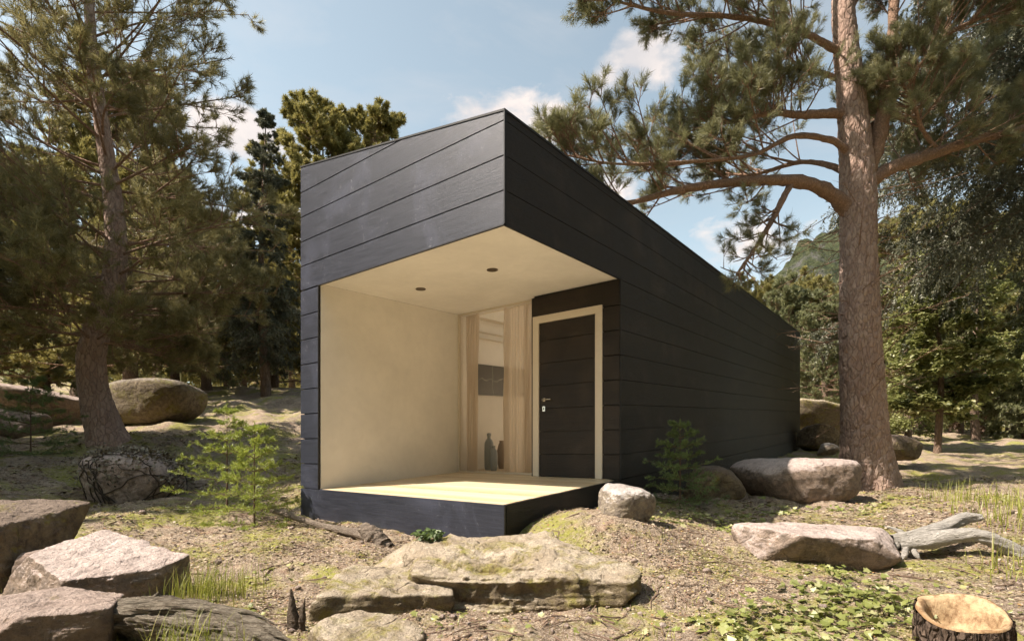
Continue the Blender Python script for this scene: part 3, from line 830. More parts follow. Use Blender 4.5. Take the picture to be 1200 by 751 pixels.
rock('boulder', 'lower mossy ledge rock under the left end of the wide slab', 462, 744, 3.1, (.84, .60, .46), M['mossrock'], 164, .15, (.05, .1), [(0, -.1, 1, .6), (.2, -1, 0, .7)], sharp=40, rough=1.3, strata=.8, group='rocks in the foreground')
rock('boulder', 'mossy flat rock at the bottom edge left of the centre', 432, 778, 2.45, (.62, .46, .24), M['mossrock'], 173, -.2, (.05, .12), [(0, 0, 1, .6)], sharp=12, rough=1., strata=.6, group='rocks in the foreground')

# ------------------------------------------------------------------ foliage helpers
def needles(rng, O, A, L, K, nl, nw, phi=(.4, 1.1), tint=None, up=0.):
    T = len(O)
    O = np.repeat(O, K, 0); A = np.repeat(A, K, 0); Lr = np.repeat(np.broadcast_to(L, (T,)), K)
    n = len(O)
    tt = rng.random(n)
    B = O + A * (Lr * tt)[:, None]
    Rr = rng.normal(size=(n, 3)); Rr = nrm(Rr - A * np.sum(Rr * A, 1)[:, None])
    ph = rng.uniform(phi[0], phi[1], n)
    D = A * np.cos(ph)[:, None] + Rr * np.sin(ph)[:, None]; D[:, 2] += up; D = nrm(D)
    S = nrm(np.cross(D, rng.normal(size=(n, 3)))) * (nw * .5)
    ln = nl * rng.uniform(.7, 1.15, n)
    V = np.stack([B - S, B + S, B + D * ln[:, None]], 1).reshape(-1, 3)
    if tint is None: tint = np.clip(rng.normal(.5, .22, T), 0, 1)
    a = np.clip(np.repeat(np.repeat(tint, K) + rng.normal(0, .08, n), 3), 0, 1)
    return V, np.arange(n * 3).reshape(-1, 3), a

def quad_eval(o, d, L, c, t):
    return o + d * (L * t)[:, None] + c * (L * t * t)[:, None]
def children(rng, o, d, L, c, n, t0, t1, ratio, ang, flat=.5, lift=.1, curl=.15, taper=.75):
    """n side shoots on every parent curve"""
    N = len(o); k = N * n
    idx = np.repeat(np.arange(N), n); t = rng.uniform(t0, t1, k)
    P = quad_eval(o[idx], d[idx], L[idx], c[idx], t)
    Tn = nrm(d[idx] + 2 * c[idx] * t[:, None])
    Rr = rng.normal(size=(k, 3)); Rr[:, 2] *= flat; Rr = nrm(Rr - Tn * np.sum(Rr * Tn, 1)[:, None])
    a = rng.uniform(ang[0], ang[1], k)
    D = Tn * np.cos(a)[:, None] + Rr * np.sin(a)[:, None]; D[:, 2] += lift; D = nrm(D)
    LL = L[idx] * ratio * (1 - taper * t) * rng.uniform(.7, 1.25, k)
    C = np.zeros((k, 3)); C[:, 2] = curl * rng.uniform(.3, 1.3, k); C[:, :2] = rng.normal(size=(k, 2)) * .10
    return P, D, LL, C, idx, t

def curve_segs(mb, o, d, L, c, r0, r1, nseg=3, sides=3, a=.5):
    N = len(o)
    ts = np.linspace(0, 1, nseg + 1)
    for q in range(nseg):
        A = quad_eval(o, d, L, c, np.full(N, ts[q])); B = quad_eval(o, d, L, c, np.full(N, ts[q + 1]))
        f0 = r0 + (r1 - r0) * ts[q]; f1 = r0 + (r1 - r0) * ts[q + 1]
        mb.segs(A, B + (B - A) * .03, f0, f1, sides, a)

def path_to_curves(P, Rd, t0=0):
    """cut a polyline limb into short straight parent pieces for the side shoots"""
    o = P[:-1]; v = P[1:] - P[:-1]; L = np.linalg.norm(v, axis=1)
    return o, nrm(v), L, np.zeros_like(o)

def foliate(rng, wood, leaf, o, d, L, c, nside=12, ntwig=9, ratio=.45, K=26, nl=.11, nw=.008, ntuft=3, t0=.25, flat=.45, lift=.12, tr=.3, tuftlen=.10, phi=(.35, 1.15), up=.0, r=.010, wr=1., tl=(0.6, 1.0), minL=.2):
    """pine limb -> side branches -> twigs -> needle tufts"""
    P, D, LL, C, idx, t = children(rng, o, d, L, c, nside, t0, 1.0, ratio, (.5, 1.15), flat, lift, .22)
    LL = np.maximum(LL, minL)
    curve_segs(wood, P, D, LL, C, r * wr, r * .35 * wr, 3, 4)
    P2, D2, L2, C2, _, _ = children(rng, P, D, LL, C, ntwig, .25, 1.0, tr, (.35, 1.0), .8, .18, .2, .5)
    L2 = np.maximum(L2, .10)
    curve_segs(wood, P2, D2, L2, C2, .0045 * wr, .002 * wr, 2, 3)
    tint0 = np.clip(rng.normal(.48, .2, len(P2)), 0, 1)
    for q in range(ntuft):
        tt = np.full(len(P2), tl[0] + (tl[1] - tl[0]) * q / max(1, ntuft - 1)) if ntuft > 1 else np.full(len(P2), 1.)
        O = quad_eval(P2, D2, L2, C2, tt - .1); A = nrm(D2 + 2 * C2 * tt[:, None] + rng.normal(size=D2.shape) * .15)
        leaf.add(*needles(rng, O, A, tuftlen, K, nl, nw, phi, tint0, up))
    # tips of the side branches
    tt = np.ones(len(P)); O = quad_eval(P, D, LL, C, tt * .93); A = nrm(D + 2 * C)
    leaf.add(*needles(rng, O, A, tuftlen * 1.3, int(K * 1.3), nl, nw, phi, None, up))

def bark_tube(P, rad, sides, res, mat, name, parent, base_plates=True, seed=1, amp=.02, flare=0):
    P, rad = smooth_path(np.asarray(P, float), np.asarray(rad, float), res)
    mb = MB(); mb.tube(P, rad, sides, True)
    V = mb.v[0]; cen = np.repeat(P, sides, 0); rv = nrm(V - cen); rr = np.repeat(rad, sides)
    q = V * np.array([9, 9, 4.2]) + .25 * np.stack([vnoise(V * 12, 3), vnoise(V * 12, 4), vnoise(V * 12, 5)], 1)
    f1, f2, cid = cell(q, seed)
    e = np.clip((f2 - f1) / .25, 0, 1)
    hgt = np.repeat(np.linspace(0, 1, len(P)), sides)
    plate = (e - 1) * .9 + cid * .5
    dn = amp * plate * np.clip(1.3 - hgt * 1.2, .25, 1) + .008 * fbm(V * 14, 4, seed)
    if flare:
        th = np.arctan2(rv[:, 1], rv[:, 0]); k = np.exp(-(V[:, 2] - P[0, 2]) / .28)
        dn = dn + flare * k * (.55 + .45 * np.cos(th * 5 + 1.3) * .8 + .2 * np.cos(th * 3))
    mb.v[0] = V + rv * dn[:, None]
    return mb.build(name, mat, parent, True)

# ------------------------------------------------------------------ the big pine on the right
def local(mbs, root_loc):
    for m in mbs:
        m.v = [v - np.asarray(root_loc) for v in m.v]

def pxpath(pts):
    return np.array([W(*p[:3]) for p in pts]), np.array([p[3] / F * p[2] / 2 for p in pts])

def pine_right():
    rng = np.random.default_rng(7)
    base = W(1020, 570, 9)
    root = empty('pine_tree', (0, 0, 0), 'tall old pine with a thick sunlit trunk right of the cabin', 'tree')
    tp = [(1022, 582, 9, 66), (1019, 560, 9, 62), (1015, 530, 9, 56), (1012, 480, 9, 50), (1008, 400, 9, 46), (1006, 300, 9, 41), (1005, 220, 9, 40), (998, 120, 9, 32), (990, 40, 9, 27), (985, -60, 9.1, 22), (980, -200, 9.2, 15), (978, -330, 9.2, 6)]
    P, rd = pxpath(tp); rd = rd * .93
    tr = bark_tube(P, rd, 120, 520, M['bark_red'], 'trunk', root, seed=5, amp=.020, flare=.10)
    limbs = [
        [(1002, 252, 9, 24), (985, 236, 8.95, 20), (965, 222, 8.8, 17), (930, 212, 8.6, 15), (870, 213, 8.3, 12), (800, 222, 8.0, 9), (735, 238, 7.8, 7), (690, 232, 7.6, 3)],
        [(1008, 222, 9, 20), (1030, 205, 9, 18), (1055, 193, 9, 16), (1095, 180, 9.2, 14), (1140, 165, 9.3, 12), (1200, 150, 9.4, 9), (1260, 120, 9.4, 4)],
        [(1000, 135, 9, 14), (975, 133, 8.95, 11), (940, 135, 8.8, 10), (905, 133, 8.6, 8), (860, 142, 8.3, 6), (820, 150, 8.0, 3)],
        [(992, 66, 9, 12), (960, 48, 8.9, 9), (930, 34, 8.7, 8), (860, 20, 8.3, 6), (780, 15, 7.9, 5), (700, -4, 7.6, 2)],
        [(1004, 226, 9, 22), (1022, 190, 9, 19), (1034, 140, 8.95, 17), (1043, 80, 8.9, 14), (1048, 0, 8.9, 12), (1056, -120, 8.9, 8), (1060, -220, 8.9, 4)],
        [(1004, 165, 9, 12), (1022, 148, 9.3, 10), (1045, 134, 9.7, 9), (1066, 140, 10, 8), (1090, 128, 10.4, 5), (1130, 100, 10.9, 2)],
        [(1036, 122, 8.95, 11), (1060, 80, 8.8, 8), (1095, 50, 8.6, 6), (1140, 25, 8.4, 4), (1190, 10, 8.2, 2)],
        [(1001, 185, 9, 10), (975, 165, 8.8, 8), (930, 160, 8.5, 7), (880, 182, 8.1, 5), (800, 190, 7.7, 4), (720, 192, 7.4, 3), (655, 180, 7.2, 2)],
        [(997, 100, 9, 9), (970, 88, 9.1, 7), (930, 80, 9.3, 6), (880, 92, 9.5, 4), (820, 90, 9.7, 2)],
        [(1006, 232, 9.1, 9), (985, 200, 9.4, 8), (940, 190, 9.9, 6), (880, 205, 10.4, 4), (830, 200, 10.8, 2)],
        [(928, 214, 8.6, 9), (918, 232, 8.5, 8), (905, 258, 8.4, 7), (884, 292, 8.3, 5), (863, 322, 8.2, 3)],
        [(990, 30, 9, 9), (1010, -10, 9, 7), (1060, -40, 8.8, 5), (1130, -50, 8.6, 3)],
        [(985, -40, 9.1, 10), (940, -60, 8.8, 8), (860, -70, 8.4, 6), (770, -60, 8.0, 4), (690, -30, 7.8, 2)],
        [(1100, 178, 9.2, 6), (1080, 150, 9.0, 5), (1070, 120, 8.8, 4), (1052, 90, 8.6, 2)],
        [(985, -90, 9.1, 9), (1000, -130, 8.5, 7), (1000, -160, 7.6, 5), (980, -170, 6.8, 3)],
        [(984, -60, 9.1, 9), (1040, -90, 9.6, 7), (1120, -110, 10, 5), (1200, -90, 10.3, 3)],
    ]
    wood = MB(); leaf = MB()
    nofol = {4: .5}
    for k, lp in enumerate(limbs):
        P, rd = pxpath(lp)
        mb = MB(); mb.tube(P, rd * .88, 18, True, wob=.18, seed=k, res=60)
        mb.build('limb', M['limb'], root, True)
        Ps, rs = smooth_path(P, rd, 16)
        sl_ = slice({4: 9, 0: 7, 7: 6, 9: 7, 2: 5}.get(k, 5), None)
        o, d, L, c = path_to_curves(Ps[sl_], rs)
        tot = np.linalg.norm(Ps[1:] - Ps[:-1], axis=1).sum()
        # treat the pieces as parents with a long reach
        ns = 3
        LL = np.full(len(o), 1.7) * np.linspace(1, .48, len(o))
        idx = np.repeat(np.arange(len(o)), ns); N = len(idx)
        Pt = o[idx] + d[idx] * (L[idx] * rng.random(N))[:, None]
        Rr = rng.normal(size=(N, 3)); Rr[:, 2] = Rr[:, 2] * .42 + (.34 if k != 10 else .0); Rr = nrm(Rr - d[idx] * np.sum(Rr * d[idx], 1)[:, None])
        a = rng.uniform(.55, 1.15, N); D = nrm(d[idx] * np.cos(a)[:, None] + Rr * np.sin(a)[:, None])
        Lb = LL[idx] * rng.uniform(.45, .85, N) * (.5 if k == 10 else 1)
        C = np.zeros((N, 3)); C[:, 2] = rng.uniform(.02, .30, N)
        curve_segs(wood, Pt, D, Lb, C, .014, .006, 5, 5)
        dens = {10: 1, 0: 4, 9: 3, 8: 4}.get(k, 6)
        foliate(rng, wood, leaf, Pt, D, Lb, C, nside=dens, ntwig=5, ratio=.55, K=19, nl=.105, nw=.0058, ntuft=3, t0=.3, tuftlen=.10, r=.007, tr=.42)
    # thin dead twigs near the trunk
    n = 70
    hh = rng.uniform(0.35, .72, n); P0, _ = pxpath(tp); Pt, _ = smooth_path(P0, np.ones(len(P0)), 200)
    o = Pt[(hh * 150).astype(int)]; th = rng.uniform(0, 2 * math.pi, n)
    d = nrm(np.stack([np.cos(th), np.sin(th), rng.uniform(-.5, .4, n)], 1)); L = rng.uniform(.5, 1.5, n); c = rng.normal(size=(n, 3)) * .12
    curve_segs(wood, o, d, L, c, .010, .003, 4, 4)
    P2, D2, L2, C2, _, _ = children(rng, o, d, L, c, 7, .3, 1, .4, (.4, 1.1), .8, 0, .05)
    curve_segs(wood, P2, D2, L2, C2, .004, .0015, 2, 3)
    wood.build('branches', M['limb'], root); leaf.build('crown', M['pine_r'], root)
    rebase(root, base)

def rebase(root, base):
    """move the tree's origin to its foot while nothing moves in the world"""
    root.location = [float(x) for x in base]
    for ch in root.children:
        ch.data.transform(Matrix.Translation([-float(x) for x in base]))
pine_right()

def auto_pine(name, base, H, r0, lean, label, mats, seed, start=.25, reach=2.3, nl=44, side=6, K=18, nlen=.11, nw=.009, group=None, trunk_pts=None, tuft=2, ntwig=6, droop=-.05, profile=None, trunk_sides=60, tuftlen=.12, limbcol='limb', sk=1., cat='tree', flatL=.55, bw=1., phi=(.35, 1.15)):
    rng = np.random.default_rng(seed)
    base = np.asarray(base, float)
    root = empty(name, (0, 0, 0), label, cat, group)
    if trunk_pts is None:
        k = np.linspace(0, 1, 9)
        P = base + np.stack([lean[0] * k + .12 * np.sin(k * 5 + seed), lean[1] * k + .1 * np.cos(k * 4 + seed) - .1, H * k - .1], 1)
        rd = r0 * (1.25 - 1.22 * k ** .8); rd[0] = r0 * 1.35; rd[-1] = .012
    else: P, rd = trunk_pts
    if trunk_sides > 30: bark_tube(P, rd, trunk_sides, 260, M[mats[0]], 'trunk', root, seed=seed, amp=.012, flare=.05)
    else: MB().tube(P, rd, trunk_sides, True, res=30, wob=.1, seed=seed).build('trunk', M[mats[0]], root, True)
    Ps, rs = smooth_path(P, rd, 200)
    f = np.sort(rng.uniform(start, .985, nl))
    idx = (f * 199).astype(int); o = Ps[idx]; u = (f - start) / (1 - start)
    th = np.arange(nl) * 2.399 + rng.normal(0, .5, nl)
    if profile is None: prof = reach * (1 - u) ** .6 * (.75 + .35 * np.sin(u * 3.1))
    else: prof = reach * profile(u)
    L = np.minimum(prof * rng.uniform(.7, 1.15, nl) + .25, reach * .98)
    tilt = np.interp(u, [0, .5, 1], [droop, .25, .8]) + rng.normal(0, .14, nl)
    d = nrm(np.stack([np.cos(th), np.sin(th), tilt], 1)); c = np.zeros((nl, 3)); c[:, 2] = rng.uniform(-.08, .22, nl); c[:, :2] = rng.normal(size=(nl, 2)) * .2 / np.maximum(L, 1)[:, None] ** .5
    wood = MB(); leaf = MB()
    rb = np.minimum(rs[idx] * .45, .012 + L * .014) * bw
    curve_segs(wood, o, d, L, c, rb, rb * .25, 8, 6)
    for q_ in (.80, .88, .95):
        leaf.add(*needles(rng, quad_eval(o, d, L, c, np.full(nl, q_)), nrm(d + 2 * c * q_), tuftlen, K * 2, nlen, nw, phi))
    foliate(rng, wood, leaf, o, d, L, c, nside=side, ntwig=ntwig, ratio=.5, K=K, nl=nlen, nw=nw, ntuft=tuft, t0=.22, tuftlen=tuftlen, r=.009, tr=.42, wr=sk, flat=flatL, phi=phi)
    wood.build('branches', M[mats[1]], root); leaf.build('crown', M[mats[2]], root)
    rebase(root, base)
    return root

def left_pine():
    tp = [(132, 530, 9, 46), (122, 500, 9, 37), (111, 462, 9, 31), (107, 420, 9, 28), (118, 372, 9, 26), (134, 322, 9, 24), (134, 250, 9, 20), (120, 150, 9, 15), (108, 60, 9, 12), (102, -60, 9, 8), (100, -170, 9, 2)]
    auto_pine('pine_tree', W(127, 518, 9), 10, .3, (0, 0), 'dense olive pine with a curved trunk on the left slope', ('bark_red', 'limb', 'pine_l'), 11,
              start=.33, reach=2.38, nl=100, side=9, K=17, nlen=.125, nw=.0088, trunk_pts=pxpath(tp), tuft=3, ntwig=7, bw=.55,
              profile=lambda u: .62 + .45 * np.sin(np.clip(u, 0, 1) * 2.6 + .3) - .30 * u ** 4)
left_pine()

# ------------------------------------------------------------------ spruces
def spruce(name, base, H, r0, label, seed, reach, nl=120, start=.1, mats=('bark_grey', 'stem', 'spruce'), K=26, hang=.5, nlen=.045, nw=.013, side=12, group=None, cat='tree', sag=-.35, hl=.55, power=.85, tw=8, dead=False):
    rng = np.random.default_rng(seed); base = np.asarray(base, float)
    root = empty(name, (0, 0, 0), label, cat, group)
    k = np.linspace(0, 1, 9)
    P = base + np.stack([.06 * np.sin(k * 6 + seed), .06 * np.cos(k * 5), H * k - .1], 1); rd = r0 * (1.2 - 1.18 * k); rd[-1] = .006
    MB().tube(P, rd, 20, True, res=60, wob=.12, seed=seed).build('trunk', M[mats[0]], root, True)
    Ps, rs = smooth_path(P, rd, 200)
    f = np.sort(1 - (1 - start) * rng.random(nl) ** .75 - .005); idx = (f * 199).astype(int); o = Ps[idx]; u = (f - start) / (1 - start)
    th = np.arange(nl) * 2.399 + rng.normal(0, .4, nl)
    L = reach * (1 - u) ** power * rng.uniform(.5, 1.15, nl) + .16
    tilt = np.interp(u, [0, .6, 1], [-.30, -.05, .7]) + rng.normal(0, .08, nl)
    d = nrm(np.stack([np.cos(th), np.sin(th), tilt], 1)); c = np.zeros((nl, 3)); c[:, 2] = sag * rng.uniform(.3, 1, nl) * (1 - u * .8)
    wood = MB(); leaf = MB()
    rb = np.minimum(rs[idx] * .5, .007 + L * .0055)
    curve_segs(wood, o, d, L, c, rb, rb * .3, 6, 5)
    # flat side shoots and hanging shoots
    P1, D1, L1, C1, i1, t1 = children(rng, o, d, L, c, side, .06, 1., .42, (.6, 1.1), .15, -.12, -.25, .62)
    L1 = np.clip(L1, .08, 1.1)
    curve_segs(wood, P1, D1, L1, C1, .004, .0015, 2, 3)
    def dress(P_, D_, L_, C_, dens):
        tint = np.clip(rng.normal(.45, .2, len(P_)), 0, 1)
        for q in range(dens):
            tt = np.full(len(P_), (q + .2) / dens); O = quad_eval(P_, D_, L_, C_, tt); A = nrm(D_ + 2 * C_ * tt[:, None])
            leaf.add(*needles(rng, O, A, L_ / dens * 1.2, K, nlen, nw, (.5, 1.2), tint))
    dress(P1, D1, L1, C1, 3)
    P2, D2, L2, C2, _, _ = children(rng, P1, D1, L1, C1, tw, .1, 1., hl, (.5, 1.1), .5, -hang, -.3 * hang, .3)
    L2 = np.clip(L2, .06, .6)
    dress(P2, D2, L2, C2, 2)
    # needles along the branch itself
    for q in range(5):
        tt = np.full(nl, .2 + q * .17); O = quad_eval(o, d, L, c, tt); A = nrm(d + 2 * c * tt[:, None]); leaf.add(*needles(rng, O, A, L * .2, K, nlen, nw, (.5, 1.2)))
    leaf.add(*needles(rng, P[-1:] - UP * .3, np.array([UP]), .35, 90, nlen, nw, (.4, .9)))
    wood.build('branches', M[mats[1]], root); leaf.build('crown', M[mats[2]], root)
    rebase(root, base); return root

def gz(px, d):
    """foot of a thing seen in column px at depth d"""
    x = (px - 600) / F * d
    return np.array([x, d, g1(x, d)])
spruce('spruce_tree', gz(309, 16), 8.9, .13, 'slim dark spruce with hanging boughs left of the cabin', 21, 1.42, nl=135, start=.17, side=9, K=9, nlen=.075, nw=.022, hang=.7, tw=5, power=.8, sag=-.35)
b = gz(1238, 11.5)
spruce('spruce_tree', b, 17, .24, 'huge dark spruce with drooping boughs at the right edge', 22, 4.5, nl=130, start=.33, side=20, K=12, nlen=.07, nw=.026, hang=.9, tw=8, sag=-.45, power=.72)
spruce('spruce_tree', gz(1206, 19), 5.6, .13, 'small silvery spruce low at the right edge', 23, 1.7, nl=80, start=.08, side=10, K=10, nlen=.08, nw=.026, hang=.3, tw=5, mats=('bark_grey', 'stem', 'bg_b'))

# ------------------------------------------------------------------ middle-distance trees
yp = lambda u: np.where(u < .5, .8 + .3 * u, .95 - .9 * (u - .5))
auto_pine('pine_tree', gz(378, 20), 10.3, .22, (.2, 0), 'yellow green pine rising behind the roof left of the cabin', ('bark_grey', 'limb', 'yellow_pine'), 31,
          start=.12, reach=2.5, nl=110, side=9, K=20, nlen=.15, nw=.034, profile=lambda u: 1. - .62 * u ** 2.5, tuft=3, ntwig=6, tuftlen=.12, trunk_sides=20, phi=(.3, 1.3), bw=.6)
auto_pine('pine_tree', gz(436, 21.5), 11.0, .22, (.1, 0), 'yellow green pine top showing just over the sloping roof edge', ('bark_grey', 'limb', 'yellow_pine'), 36,
          start=.45, reach=2.1, nl=80, side=9, K=20, nlen=.15, nw=.034, profile=lambda u: 1. - .6 * u ** 2.5, tuft=3, ntwig=6, tuftlen=.12, trunk_sides=16, phi=(.3, 1.3), bw=.6)
auto_pine('pine_tree', gz(318, 22), 8.6, .20, (0, 0), 'shorter yellow green pine standing behind the slim spruce', ('bark_grey', 'limb', 'yellow_pine'), 32,
          start=.05, reach=2.4, nl=60, side=7, K=16, nlen=.14, nw=.03, profile=lambda u: 1. - .75 * u ** 2, tuft=2, ntwig=5, tuftlen=.12, trunk_sides=16)
# source trees for the wood behind
srcA = auto_pine('pine_tree', (0, 0, 0), 9.5, .20, (.2, 0), None, ('bark_grey', 'limb', 'bg_a'), 41, start=.12, reach=2.5, nl=85, side=9, K=16, nlen=.16, nw=.034, tuft=2, ntwig=5, trunk_sides=14, profile=lambda u: .95 - .5 * u ** 2, tuftlen=.14, cat=None, sk=1.4)
srcB = auto_pine('pine_tree', (0, 0, 0), 9.0, .22, (-.2, .1), None, ('bark_grey', 'limb', 'bg_b'), 42, start=.10, reach=2.4, nl=85, side=9, K=16, nlen=.15, nw=.034, tuft=2, ntwig=5, trunk_sides=14, profile=lambda u: 1 - .8 * u ** 1.6, tuftlen=.14, cat=None, sk=1.4)

def leafy(name, base, H, r0, seed, label, reach=1.4, n=38, start=.12, lsize=.09, K=9, group=None, mat='leaf', cat='tree', profile=None):
    rng = np.random.default_rng(seed); base = np.asarray(base, float); root = empty(name, (0, 0, 0), label, cat, group)
    k = np.linspace(0, 1, 9); P = base + np.stack([.15 * np.sin(k * 4 + seed), .1 * np.cos(k * 5), H * k - .1], 1); rd = r0 * (1.2 - 1.15 * k); rd[-1] = .01
    MB().tube(P, rd, 14, True, res=40, wob=.12, seed=seed).build('trunk', M['bark_grey'], root, True)
    Ps, rs = smooth_path(P, rd, 200); f = np.sort(rng.uniform(start, .98, n)); idx = (f * 199).astype(int); o = Ps[idx]; u = (f - start) / (1 - start)
    th = np.arange(n) * 2.399 + rng.normal(0, .4, n); pr = profile(u) if profile else (1 - u ** 1.6 * .8)
    L = reach * pr * rng.uniform(.6, 1.15, n) + .1
    d = nrm(np.stack([np.cos(th), np.sin(th), rng.uniform(-.1, .5, n)], 1)); c = np.zeros((n, 3)); c[:, 2] = rng.uniform(-.1, .15, n)
    wood = MB(); wood.tube(P, rd * .6, 6, True, res=20); curve_segs(wood, o, d, L, c, .018, .005, 5, 4)
    P1, D1, L1, C1, _, _ = children(rng, o, d, L, c, 10, .15, 1, .45, (.5, 1.1), .4, .05, .05); curve_segs(wood, P1, D1, L1, C1, .006, .002, 2, 3)
    P2, D2, L2, C2, _, _ = children(rng, P1, D1, np.maximum(L1, .2), C1, 5, .2, 1, .5, (.4, 1.1), .4, 0, 0)
    m = len(P2) * K; O = np.repeat(P2, K, 0) + np.repeat(D2 * L2[:, None], K, 0) * rng.random((m, 1)) + rng.normal(size=(m, 3)) * .05
    leaf = MB(); leaves(leaf, rng, O, lsize, np.repeat(np.clip(rng.normal(.5, .25, len(P2)), 0, 1), K), .6)
    wood.build('branches', M['stem'], root); leaf.build('crown', M[mat], root); rebase(root, base); return root

def leaves(mb, rng, O, size, tint, tiltamt=.5, jag=False):
    """small pointed leaves, each bent along its middle"""
    n = len(O); nv = nrm(np.stack([rng.normal(size=n) * tiltamt, rng.normal(size=n) * tiltamt, np.ones(n)], 1))
    Rr = rng.normal(size=(n, 3)); X = nrm(Rr - nv * np.sum(Rr * nv, 1)[:, None]); Y = np.cross(nv, X)
    s = (size * rng.uniform(.6, 1.25, n))[:, None]
    if jag: pts = [(0, 0), (.18, .42), (.42, .30), (.62, .52), (.78, .22), (1.05, 0), (.78, -.22), (.62, -.52), (.42, -.30), (.18, -.42)]
    else: pts = [(0, 0), (.3, .26), (.7, .22), (1, 0), (.7, -.22), (.3, -.26)]
    V = np.stack([O + X * s * p[0] + Y * s * p[1] + nv * s * (abs(p[1]) * .25 - .1 * p[0] ** 2) for p in pts], 1).reshape(-1, 3)
    k = len(pts)
    mb.add(V, np.arange(n * k).reshape(-1, k), np.repeat(np.clip(tint, 0, 1), k))

leafy('young_tree', gz(1097, 15.5), 6.0, .09, 51, 'sunlit leafy young tree with a thin trunk behind the right clearing', 1.5, 56, .20, .15, 9)
leafy('young_tree', gz(1062, 18.5), 6.2, .10, 52, 'sunlit leafy bush like tree close behind the big pine trunk', 1.5, 32, .04, .11, 8)
leafy('young_tree', gz(1145, 19), 7.2, .12, 53, 'pale leafy tree right of the thin trunked young tree', 1.9, 32, .25, .11, 8)

def place(src, px, d, s, rz, label, group, tilt=0):
    o = copy_tree(src); o.location = [float(q) for q in gz(px, d)]; o.location.z -= .05
    o.scale = (s, s, s * random.Random(px * 7 + 3).uniform(.92, 1.1)); o.rotation_euler = (0, 0, rz)
    tag(o, label, 'tree', group)
LG, RG = 'pines in the wood on the left', 'pines in the wood on the right'
bgl = [
    ('A', -10, 15, .78, 'olive pine at the left edge behind the brown boulder'),
    ('B', 48, 16.5, .85, 'green pine behind the broad pale topped boulder'),
    ('A', 150, 14.5, .86, 'tall olive pine whose straight trunk rises behind the log shaped boulder'),
    ('B', 98, 20, 1.0, 'green pine deep in the wood left of the log shaped boulder'),
    ('A', 205, 19, .66, 'olive pine right of the log shaped boulder'),
    ('B', 238, 17.5, .62, 'short green pine on the crest left of the slim spruce'),
    ('A', 268, 21.5, .62, 'low olive pine between the boulder and the slim spruce'),
    ('B', 288, 27, .72, 'green pine far behind the slim spruce'),
    ('A', 340, 26, .70, 'olive pine far back against the cabin wall'),
    ('A', 180, 26, 1.0, 'olive pine far back above the log shaped boulder'),
]
bgr = [
    ('B', 925, 24, .72, 'green pine beyond the far end of the cabin roof'),
    ('B', 965, 21, .66, 'blue green pine just left of the big pine trunk'),
    ('A', 945, 29, .80, 'olive pine peeking between the roof and the big pine'),
    ('A', 1035, 24, .92, 'olive pine right behind the big pine trunk'),
    ('B', 1075, 27, 1.0, 'green pine above the leafy young trees'),
    ('A', 1120, 22, 1.02, 'olive pine under the drooping spruce boughs'),
    ('B', 1158, 21, .75, 'green pine with a pale trunk beside the bright path'),
    ('A', 1185, 26, 1.05, 'tall olive pine near the right edge beyond the path'),
    ('B', 1225, 22, 1.1, 'green pine cut off by the right edge'),
    ('A', 885, 34, .95, 'distant olive pine showing just over the roof edge'),
    ('B', 1010, 33, 1.1, 'distant green pine hidden mostly by the big trunk'),
]
for lst, gp in ((bgl, LG), (bgr, RG)):
    for k, (s, px, d, sc, lb) in enumerate(lst):
        place(srcA if s == 'A' else srcB, px, d, sc, k * 1.7 + .3, lb, gp)
# trees outside the frame whose shade falls on the left slope
for px_, (x, y, s, rz) in enumerate(((-10.6, 6.6, 1.0, .4), (-13.2, 4.9, 1.2, 2.0), (-15.5, 6.6, 1.4, 4.0))):
    o = copy_tree(srcA if px_ % 2 else srcB); o.location = (x, y, g1(x, y)); o.scale = (s, s, s); o.rotation_euler = (0, 0, rz)
    tag(o, 'pine beside the viewer beyond the left edge that throws the shade', 'tree', 'shade pines outside the view')
# the wood goes on behind the viewer: it closes off the low sky there
for k_, (x, y, s) in enumerate(((-11.5, -4, 1.1), (-8, -9.5, 1.3), (-2.5, -10.5, 1.35), (3.5, -10, 1.3), (8.5, -8, 1.25), (11.5, -3.5, 1.2), (12.5, 2.5, 1.1), (0, -15, 1.7), (9, -14, 1.7), (-9, -15, 1.7), (15.5, -6, 1.6), (17, 3.5, 1.4))):
    o = copy_tree(srcA if k_ % 2 else srcB); o.location = (x, y, g1(x, y)); o.scale = (s * 1.15, s * 1.15, s); o.rotation_euler = (0, 0, k_ * 1.3)
    tag(o, 'pine of the wood that goes on behind the viewer', 'tree', 'pines behind the viewer')

# the wood beyond, one mass
def far_wood():
    rng = np.random.default_rng(77); leaf = MB(); nT = 150
    ang = rng.uniform(-R(52), R(54), nT); dist = rng.uniform(32, 75, nT)
    X = dist * np.sin(ang) / np.cos(ang) * .9; Y = dist
    px = 600 + F * X / Y
    keep = (px < 370) | (px > 860); X, Y, px = X[keep], Y[keep], px[keep]
    Z = G(X, Y)
    for x, y, z, p in zip(X, Y, Z, px):
        H = rng.uniform(6, 11) * (1. if p < 600 else .95) * (.75 + y / 150)
        n = 420; u = rng.random(n) ** 1.2; th = rng.uniform(0, 6.283, n); rr = (1 - u) ** .7 * H * .22 * rng.uniform(.5, 1.05, n)
        O = np.stack([x + rr * np.cos(th), y + rr * np.sin(th), z + .1 * H + u * H * .9], 1)
        A = nrm(np.stack([np.cos(th), np.sin(th), rng.uniform(-.3, .5, n)], 1))
        leaf.add(*needles(rng, O, A, .5, 9, .45, .12, (.3, 1.2), np.clip(rng.normal(.45, .2) + rng.normal(0, .15, n), 0, 1)))
        leaf.segs(np.array([[x, y, z - .2]]), np.array([[x, y, z + H * .9]]), .16, .03, 5, 0.)
    o = leaf.build('distant_wood', M['bg_a']); tag(o, 'mass of dark pines filling the distance under the hill', 'wood', kind='stuff')
far_wood()
